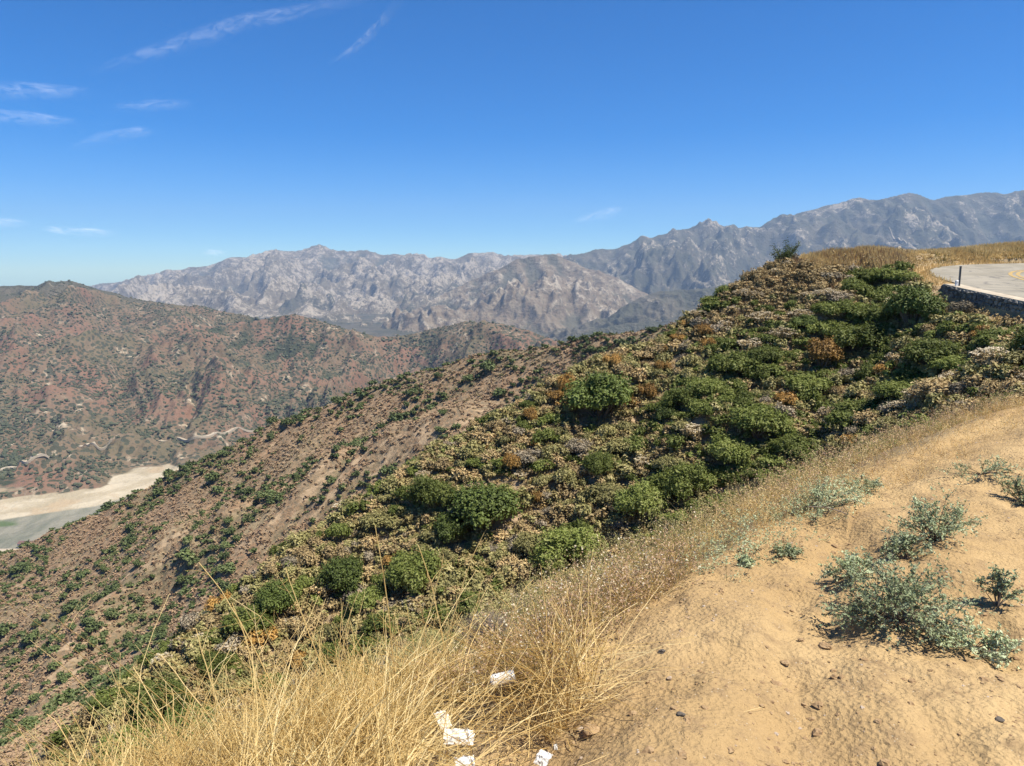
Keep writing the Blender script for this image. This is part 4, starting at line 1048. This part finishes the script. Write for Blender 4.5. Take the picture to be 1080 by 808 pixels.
def crumple(px, py, w, d, hgt, seed, label, rz, up=.12):
    r = np.random.default_rng(seed); n = 26; g = np.linspace(-1, 1, n); X, Y = np.meshgrid(g, g, indexing='ij'); x, y = X * w / 2, Y * d / 2
    z = hgt * (ridged(X * .9 + seed, Y * .9, 2, seed) * 1.2 + .35 * vn(X * 3, Y * 3 + seed, seed)) - hgt * .6 * np.abs(Y) ** 2 + 0 * X
    e = 1 + .12 * vn(X * 2 + 9, Y * 2 + seed, seed); top = np.stack([x * e, y * e, z], -1).reshape(-1, 3); bot = top - np.array([0, 0, .002])
    i = np.arange(n * n).reshape(n, n); F1 = np.stack([i[:-1, :-1], i[1:, :-1], i[1:, 1:], i[:-1, 1:]], -1).reshape(-1, 4)
    rim = np.concatenate([i[:, 0], i[-1, 1:], i[-2::-1, -1], i[0, -2:0:-1]]); F3 = np.stack([rim, np.roll(rim, -1), np.roll(rim, -1) + n * n, rim + n * n], -1)
    c = on_straw(px, py, up); o = obj('crumpled_paper', mesh('crumpled_paper', np.concatenate([top, bot]), np.concatenate([F1, F1[:, ::-1] + n * n, F3]), WHITE), loc=tuple(c), rz=rz); o.rotation_euler = (.45, 0, rz)
    tag(o, label, 'paper'); return o
crumple(484, 777, .110, .060, .014, 3, 'wide crumpled white paper in the straw, the larger of a touching pair', -.05)
crumple(467, 759, .050, .075, .012, 7, 'small folded white paper above the wide one in the straw', .5)
crumple(490, 804, .065, .045, .014, 12, 'dirty paper scrap half buried at the bottom edge', .2)
crumple(573, 800, .050, .055, .012, 17, 'white paper scrap at the bottom edge beside the dirt', -.6, .06)
crumple(586, 788, .012, .022, .008, 23, 'tiny paper shred just above the scrap beside the dirt', .1, .04)

# ------------------------------------------------------------------ the road round the bowl
def smooth_edge(i0, i1, n):
    E = np.array(EDGE[i0:i1], dtype=float); k = len(E); out = []
    for q in np.linspace(0, k - 1.001, n):
        j = int(q); t = q - j; p0, p1, p2, p3 = E[max(j - 1, 0)], E[j], E[min(j + 1, k - 1)], E[min(j + 2, k - 1)]
        out.append(.5 * ((2 * p1) + (p2 - p0) * t + (2 * p0 - 5 * p1 + 4 * p2 - p3) * t * t + (3 * p1 - p0 - 3 * p2 + p3) * t ** 3))
    return np.array(out)
ED = smooth_edge(15, len(EDGE), 260); T = np.gradient(ED, axis=0); T /= np.linalg.norm(T, axis=1, keepdims=True); NN = np.stack([T[:, 1], -T[:, 0]], 1)
for _ in range(30): NN[1:-1] = (NN[:-2] + NN[1:-1] * 2 + NN[2:]) / 4
NN /= np.linalg.norm(NN, axis=1, keepdims=True)
def band(name, offs, up, mat, i0=0, i1=260, thick=0.0):
    offs = np.asarray(offs); A = ED[i0:i1, None] + NN[i0:i1, None] * offs[None, :, None]
    z = bench_z(A[..., 0], A[..., 1]) + up; V = np.concatenate([A, z[..., None]], -1).reshape(-1, 3)
    i = np.arange(len(V)).reshape(A.shape[:2]); return mesh(name, V, np.stack([i[:-1, :-1], i[:-1, 1:], i[1:, 1:], i[1:, :-1]], -1).reshape(-1, 4), mat)
t = NT('worn_asphalt'); c_ = t.coord(); a_ = t.mix(t.ramp(t.noise(c_, .35, 5), .38, .62), (.215, .195, .15), (.27, .245, .195)); a_ = t.mix(t.ramp(t.noise(t.mapv(c_, (1, .3, 1)), 1.3, 5, .7), .56, .66), a_, (.14, .13, .11))
cr_ = t.vor(t.mapv(c_, (.4, 1, 1)), .6, 'DISTANCE_TO_EDGE'); a_ = t.mix(t.ramp(cr_, .012, .03, .75, 0), a_, (.12, .11, .10)); ASPH = t.bsdf(a_, .85, t.bump(t.noise(c_, 30, 3), .3, .01), .3)
tag(obj('road', band('road', np.linspace(.75, 11.8, 12), .03, ASPH)), kind='structure')
t = NT('yellow_paint'); c_ = t.coord(); YEL = t.bsdf(t.mix(t.ramp(t.noise(c_, 6, 4, .7), .5, .62), (.38, .26, .09), (.28, .235, .16)), .7)
tag(obj('road_markings', band('line', [5.55, 5.78], .04, YEL)), kind='structure'); tag(obj('road_markings', band('line', [5.98, 6.21], .04, YEL)), kind='structure')
# dry stone wall that carries the bend
L2 = np.concatenate([[0], np.cumsum(np.hypot(*np.diff(ED, axis=0).T))]); i0 = int(np.argmax(ED[:, 1] > 33.5)); i1 = int(np.argmax(ED[:, 1] > 46.3)); r6 = np.random.default_rng(9)
root = obj('stone_wall', None, loc=(float(ED[i0, 0]), float(ED[i0, 1]), -3)); tag(root, 'shaded retaining wall of rough grey stones under the road edge', 'wall'); off = np.array([float(ED[i0, 0]), float(ED[i0, 1]), -3.])
A = ED[i0:i1]; N_ = NN[i0:i1]; zt = bench_z(A[:, 0], A[:, 1]); pf = [(-.10, -2.2), (-.10, -.10), (.30, -.10), (.30, -2.2)]
V = np.stack([np.concatenate([A + N_ * o_, (zt + h_)[:, None]], 1) for o_, h_ in pf], 1).reshape(-1, 3) - off; i = np.arange(len(V)).reshape(-1, 4)
STN = NT('wall_stones'); g_ = STN.n('ShaderNodeNewGeometry'); STN = STN.bsdf(STN.mix(g_.outputs['Random Per Island'], (.06, .06, .06), (.24, .225, .20)), .9, STN.bump(STN.noise(STN.coord(), 14, 4), .5, .03))
MORT = NT('mortar').bsdf((.16, .145, .125), .95); CEM = NT('cement'); CEM = CEM.bsdf(CEM.mix(CEM.ramp(CEM.noise(CEM.coord(), 2, 4), .4, .6), (.34, .29, .22), (.44, .38, .29)), .9)
obj('wall_core', mesh('wall_core', V, np.concatenate([np.stack([i[:-1, k], i[1:, k], i[1:, (k + 1) % 4], i[:-1, (k + 1) % 4]], -1) for k in range(4)]), MORT), root)
parts = []; s = L2[i0]
for row in range(4):
    s = L2[i0] + r6.uniform(0, .2)
    while s < L2[i1]:
        w_ = r6.uniform(.20, .48); q = np.array([np.interp(s + w_ / 2, L2, ED[:, 0]), np.interp(s + w_ / 2, L2, ED[:, 1])]); k = int(np.interp(s, L2, np.arange(260))); n_ = NN[k]; zz = float(bench_z(q[0], q[1])) - .12 - row * .20 - .04 + r6.uniform(-.03, .03)
        V0, F0 = lump((0, 0, 0), 1, 3, .22, r6); V0 = V0 * np.array([.15, w_ / 2 * 1.05, .14]); ca, sa = n_[0], n_[1]; V0 = np.stack([V0[:, 0] * ca - V0[:, 1] * sa, V0[:, 0] * sa + V0[:, 1] * ca, V0[:, 2]], 1)
        parts.append((V0 + np.array([q[0] - n_[0] * .12, q[1] - n_[1] * .12, zz]) - off, F0)); s += w_
obj('stones', mesh('wall_stone_face', *cat(parts), STN), root)
V = np.stack([np.concatenate([A + N_ * o_, (zt + h_)[:, None]], 1) for o_, h_ in [(-.12, -.09), (-.12, .02), (.82, .02), (.82, -.09)]], 1).reshape(-1, 3) - off
obj('coping', mesh('coping', V, np.concatenate([np.stack([i[:-1, k], i[1:, k], i[1:, (k + 1) % 4], i[:-1, (k + 1) % 4]], -1) for k in range(4)]), CEM), root)
# marker post at the wall end
def box(x0, x1, y0, y1, z0, z1, bev=0.0):
    V = np.array([(x, y, z) for x in (x0, x1) for y in (y0, y1) for z in (z0, z1)], float); return V, np.array([(0, 1, 3, 2), (4, 6, 7, 5), (0, 4, 5, 1), (2, 3, 7, 6), (0, 2, 6, 4), (1, 5, 7, 3)])
q = P(1005, 303, 45); zq = float(bench_z(q[0] + .4, q[1])); STL = NT('weathered_steel').bsdf((.11, .12, .13), .6, None, .4, None, .4); WPL = NT('white_reflector').bsdf((.7, .7, .68), .5)
root = obj('marker_post', None, loc=(q[0] + .35, q[1], zq)); tag(root, 'dark slim marker post at the end of the stone wall', 'post')
obj('post', mesh('post', *cat([box(-.045, .045, -.01, .01, -.3, 1.15), box(-.055, -.035, -.035, .01, -.3, 1.15), box(.035, .055, -.035, .01, -.3, 1.15)]), STL), root)
obj('base_plate', mesh('base_plate', *cat([box(-.22, -.06, -.04, .04, -.02, .30), lump((-.14, 0, .3), .09, 3, .1, r6, .8)]), WPL), root)
obj('cap', mesh('cap', *box(-.06, .06, -.04, .02, 1.15, 1.19), STL), root)
q = P(950, 276, 59.5); zq = float(Hz(q[0], q[1])[0]); V, Fc = cat([lump((0, 0, .15), .42, 4, .25, r6, .6), lump((.42, 0, .1), .25, 3, .25, r6, .7), lump((-.2, .1, .35), .2, 3, .3, r6)])
tag(obj('pale_boulder', mesh('pale_boulder', V, Fc, CEM), loc=(q[0], q[1], zq)), 'whitish rock at the far tip of the road bend', 'rock')
# grass on the hump and the bank behind the road
def blades(name, cond, n, ln, mat, label, seed, X=(12, 75), Y=(48, 72), rim=False):
    r = np.random.default_rng(seed); x = r.uniform(*X, n * 5); y = r.uniform(*Y, n * 5); z, g_, k_, b_, d_ = H(x, y); ok, px, py = inframe(x, y, z, 60); m = ok & ((d_ < .5) | rim) & cond(x, y, z, px, py)
    if rim: m &= seg(x, y, EDGE)[0] < .7
    x, y, z = x[m][:n], y[m][:n], z[m][:n]
    nn = len(x); a = r.uniform(0, 6.28, nn); l = ln * r.uniform(.5, 1.3, nn); w_ = .018; e = np.stack([np.cos(a) * l * .4, np.sin(a) * l * .4, l], 1); b = np.stack([x, y, z - .03], 1); sdv = np.stack([-np.sin(a), np.cos(a), np.zeros(nn)], 1) * w_ + np.array([w_, 0, 0])
    V = np.stack([b - sdv, b + sdv, b + e * .6 + sdv * .8, b + e + np.array([0, 0, 0])], 1).reshape(-1, 3); tag(obj(name, mesh(name, V, np.arange(4 * nn).reshape(nn, 4), mat)), label, 'grass', kind='stuff')
blades('hilltop_grass', lambda x, y, z, px, py: (px > 828) & (px < 965) & (py < 287) & (py < 270 + 20 * sstep(840, 860, px)), 40000, .42, GRASS, 'golden grass on top of the hump left of the road', 71)
blades('bend_grass', lambda x, y, z, px, py: (y > 47) & (x > 20), 2500, .3, GRASS, 'dry grass fringing the outer tip of the road bend', 75, (25, 40), (46, 62), True)
blades('bank_grass', lambda x, y, z, px, py: (px > 955) & (y > 60.5), 30000, .42, GRASS, 'golden grass on the bank behind the road', 72, (25, 75), (58, 72))
blades('bank_green', lambda x, y, z, px, py: (px > 985) & (y > 59) & (fbm(x / 3, y / 3, 2, 5) > 0), 5000, .35, OLIVE, 'greenish weeds at the foot of the bank behind the road', 73, (25, 75), (58, 68))
blades('flank_grass', lambda x, y, z, px, py: (px > 760) & (px < 960) & (py < 350) & (fbm(x / 4, y / 4, 2, 15) > -.4), 42000, .36, leafmat('reddish_brush', [(.27, .17, .10), (.39, .26, .15), (.50, .36, .21)], .8, .1), 'reddish brown dry growth on the flank of the hump', 74)

# ------------------------------------------------------------------ the valley: tracks, works building, wooded belt
def ribbon(name, pts, w_, mat, up=2.0, rmin=700):
    hs2 = [hit(px, py, rmin) for px, py in pts]; hs2 = np.array([h_[:2] for h_ in hs2 if h_]); k = len(hs2); qs = np.linspace(0, k - 1, 60); X = np.interp(qs, np.arange(k), hs2[:, 0]); Yv = np.interp(qs, np.arange(k), hs2[:, 1])
    for _ in range(14): X[1:-1] = (X[:-2] + 2 * X[1:-1] + X[2:]) / 4; Yv[1:-1] = (Yv[:-2] + 2 * Yv[1:-1] + Yv[2:]) / 4
    P2 = np.stack([X, Yv], 1); T_ = np.gradient(P2, axis=0); T_ /= np.linalg.norm(T_, axis=1, keepdims=True) + 1e-9; n_ = np.stack([-T_[:, 1], T_[:, 0]], 1)
    zc = Hz(X, Yv)
    for _ in range(6): zc[1:-1] = (zc[:-2] + 2 * zc[1:-1] + zc[2:]) / 4
    A_ = [np.concatenate([P2 + n_ * o_, (zc + u_)[:, None]], 1) for o_, u_ in ((-w_ / 2, -3), (-w_ / 2, up), (w_ / 2, up), (w_ / 2, -3))]; V = np.stack(A_, 1).reshape(-1, 3); i = np.arange(len(V)).reshape(-1, 4)
    tag(obj(name, mesh(name, V, np.concatenate([np.stack([i[:-1, k2], i[1:, k2], i[1:, k2 + 1], i[:-1, k2 + 1]], -1) for k2 in range(3)]), mat)), kind='structure')
t = NT('graded_earth'); TRK = t.bsdf(t.mix(t.ramp(t.noise(t.coord(), .02, 3), .4, .6), (.30, .25, .18), (.38, .32, .24)), .95)
ribbon('valley_road', [(-10, 499), (12, 493), (30, 489), (50, 482)], 9, TRK)
ribbon('valley_road', [(84, 471), (100, 468), (118, 464)], 9, TRK)
ribbon('valley_road', [(168, 465), (190, 461), (205, 464), (225, 459), (240, 456), (262, 456), (275, 455)], 9, TRK)
ribbon('mountain_track', [(938, 240), (941, 246), (948, 252), (954, 255), (968, 259)], 12, TRK, 5, 3400)
h = hit(28, 577, 700); bx_, by_, bz_ = h[0], h[1], VALLEY + 1
if h[1] < 1010: bx_, by_, bz_ = P(28, 577, (400) / (ur(28, 577)[1]))
root = obj('works_building', None, loc=(bx_, by_, bz_)); tag(root, 'small grey works building with a dull red roof beside the dry reservoir', 'building')
GW = NT('grey_cladding'); GW = GW.bsdf(GW.mix(GW.ramp(GW.noise(GW.mapv(GW.coord(), (3, 3, .1)), 1, 2), .4, .6), (.26, .28, .31), (.34, .36, .39)), .6); RR = NT('red_roof').bsdf((.15, .085, .075), .7)
obj('wall', mesh('wall', *box(-9, 9, -6, 6, -3, 7), GW), root)
V = np.array([(-9.6, -6.6, 7), (9.6, -6.6, 7), (9.6, 6.6, 7), (-9.6, 6.6, 7), (-9.6, 0, 9.6), (9.6, 0, 9.6)], float); obj('roof', mesh('roof', V, np.array([(0, 1, 5, 4), (2, 3, 4, 5), (0, 4, 3, 3), (1, 2, 5, 5), (0, 3, 2, 1)]), RR), root)
obj('door', mesh('door', *box(-3, 3, -6.15, -6, -2, 4.5), STL), root)
for k in (-7, 5.5): obj('window', mesh('window', *box(k, k + 2, -6.12, -6, 2, 4), STL), root)
V, Fc = box(bx_ - 42, bx_ + 16, by_ - 26, by_ - 8, VALLEY - 2, VALLEY + 1.6); tag(obj('yard', mesh('yard', V, Fc, TRK)), kind='structure')

# scrub over the valley hills: small dark bushes by the thousand
n = 60000; u_ = rng.uniform(-.75, .12, n); Yv = rng.uniform(1150, 3000, n); x = u_ * Yv
z, gul, kd, bare, dirt = H(x, Yv); ok, px, py = inframe(x, Yv, z, 5); m = ok & (z > -376) & (kd == 1); x, y, z, gul = x[m], Yv[m], z[m], gul[m]; v = seen(x, y, z, 90, 4); x, y, z, gul = x[v], y[v], z[v], gul[v]
cl = fbm(x / 140, y / 140, 3, 95) + (.55 - gul) * 1.5; m = rng.uniform(-.55, .8, len(x)) < cl; x, y, z = x[m][:26000], y[m][:26000], z[m][:26000]
V0, F0 = lump((0, 0, .35), 1, 2, .3, np.random.default_rng(7), .9); V, Fc = bake(V0, F0, np.stack([x, y, z, np.clip(rng.lognormal(.95, .35, len(x)), 1.4, 6)], 1))
tag(obj('valley_scrub', mesh('valley_scrub', V, Fc, leafmat('valley_scrub', [(.05, .06, .035), (.075, .085, .045), (.10, .095, .06)], .9, .02, patch=.01))), 'small dark bushes speckling the valley hills', 'scrub', kind='stuff')

# ------------------------------------------------------------------ high thin clouds
def cloud(name, pts, wpx, alpha, label, seed, stretch=8.0, Y0=60000):
    """a thin veil of ice cloud far beyond the mountains, following the given run of sight lines"""
    pts = np.array(pts, float); k = len(pts); qs = np.linspace(0, k - 1, 40); cx_ = np.interp(qs, range(k), pts[:, 0]); cy_ = np.interp(qs, range(k), pts[:, 1])
    C = np.array([P(a, b, Y0) for a, b in zip(cx_, cy_)]); T_ = np.gradient(C, axis=0); T_ /= np.linalg.norm(T_, axis=1, keepdims=True); wd = np.interp(qs, np.linspace(0, k - 1, len(wpx)), wpx) * Y0 / F
    S = np.cross(T_, np.array([0, 1., 0])) ; S /= np.linalg.norm(S, axis=1, keepdims=True); S = S + np.array([0, -1.1 if C[0, 2] > 6000 else -3.0, 0]); g = np.linspace(-1, 1, 9)
    bulge = .18 * np.cos(g * math.pi / 2)[None, :, None] * wd[:, None, None] * np.array([0, 0, 1.])
    A_ = C[:, None] + S[:, None] * (g[None, :, None] * wd[:, None, None] * .5) + bulge; V = A_.reshape(-1, 3); i = np.arange(len(V)).reshape(40, 9); Fc = np.stack([i[:-1, :-1], i[1:, :-1], i[1:, 1:], i[:-1, 1:]], -1).reshape(-1, 4)
    lng = np.repeat(np.linspace(0, 1, 40)[:, None], 9, 1); crs = np.repeat(g[None], 40, 0)
    t = NT('ice_cloud'); a1 = t.attr('along'); a2 = t.attr('across'); cv = t.n('ShaderNodeCombineXYZ'); t.l(t.math('MULTIPLY', a1, stretch), cv.inputs[0]); t.l(a2, cv.inputs[1]); cv.inputs[2].default_value = seed * 3.7
    nz = t.noise(cv.outputs[0], 1.6, 7, .62, .8)
    ends = t.math('MULTIPLY', t.ramp(a1, 0, .3), t.ramp(a1, 1, .65)); mid = t.ramp(t.math('ABSOLUTE', a2), .95, .1)
    al = t.math('MULTIPLY', t.math('MULTIPLY', ends, mid), t.math('MULTIPLY', t.ramp(nz, .30, .78), alpha * .68))
    tr = t.n('ShaderNodeBsdfTransparent'); tl = t.n('ShaderNodeBsdfTranslucent'); tl.inputs[0].default_value = (.95, .95, .95, 1); df = t.n('ShaderNodeBsdfDiffuse'); df.inputs[0].default_value = (.95, .95, .95, 1)
    ad = t.n('ShaderNodeMixShader'); t.l(tl.outputs[0], ad.inputs[1]); ad.inputs[0].default_value = 0; t.l(df.outputs[0], ad.inputs[2]); mx = t.n('ShaderNodeMixShader'); t.l(al, mx.inputs[0]); t.l(tr.outputs[0], mx.inputs[1]); t.l(ad.outputs[0], mx.inputs[2]); t.l(mx.outputs[0], t.out.inputs[0])
    o = obj(name, mesh(name, V, Fc, t.m, smooth=True, attrs={'along': lng, 'across': crs})); tag(o, label, 'cloud')
cloud('vapour_trail', [(80, 82), (150, 60), (220, 38), (260, 24), (320, 13), (420, -8)], [6, 14, 18, 16, 14, 14], .26, 'long faint vapour trail rising to the right in the upper left sky', 1, 12)
cloud('vapour_trail', [(345, 70), (372, 54), (392, 36), (412, 14), (432, -12)], [4, 9, 11, 11, 11], .42, 'short bright vapour trail slanting up at the top of the sky', 2, 8)
cloud('wispy_cloud', [(-60, 100), (0, 97), (50, 98), (110, 98)], [16, 22, 18, 9], .30, 'upper of two wispy clouds at the left edge of the sky', 3, 5)
cloud('wispy_cloud', [(-60, 122), (0, 124), (50, 128), (90, 130)], [14, 18, 16, 7], .28, 'lower of two wispy clouds at the left edge of the sky', 4, 5)
cloud('wispy_cloud', [(70, 160), (110, 147), (150, 140), (165, 139)], [8, 14, 13, 6], .28, 'small wisp below and right of the two at the left edge', 5, 4)
cloud('wispy_cloud', [(110, 116), (160, 112), (210, 110)], [8, 14, 8], .18, 'very faint wisp right of the two at the left edge', 6, 4)
cloud('wispy_cloud', [(-40, 236), (0, 235), (32, 235)], [10, 11, 8], .5, 'flat little cloud touching the left edge above the hills', 7, 3)
cloud('wispy_cloud', [(40, 243), (80, 245), (132, 247)], [8, 12, 10], .55, 'flat bright streak of cloud above the left hills', 8, 3)
cloud('wispy_cloud', [(210, 268), (226, 267), (240, 267)], [6, 9, 6], .4, 'tiny puff just above the left mountain skyline', 9, 2)
cloud('wispy_cloud', [(600, 236), (640, 226), (660, 221)], [8, 14, 8], .3, 'faint smear of cloud in the middle of the sky', 10, 3)
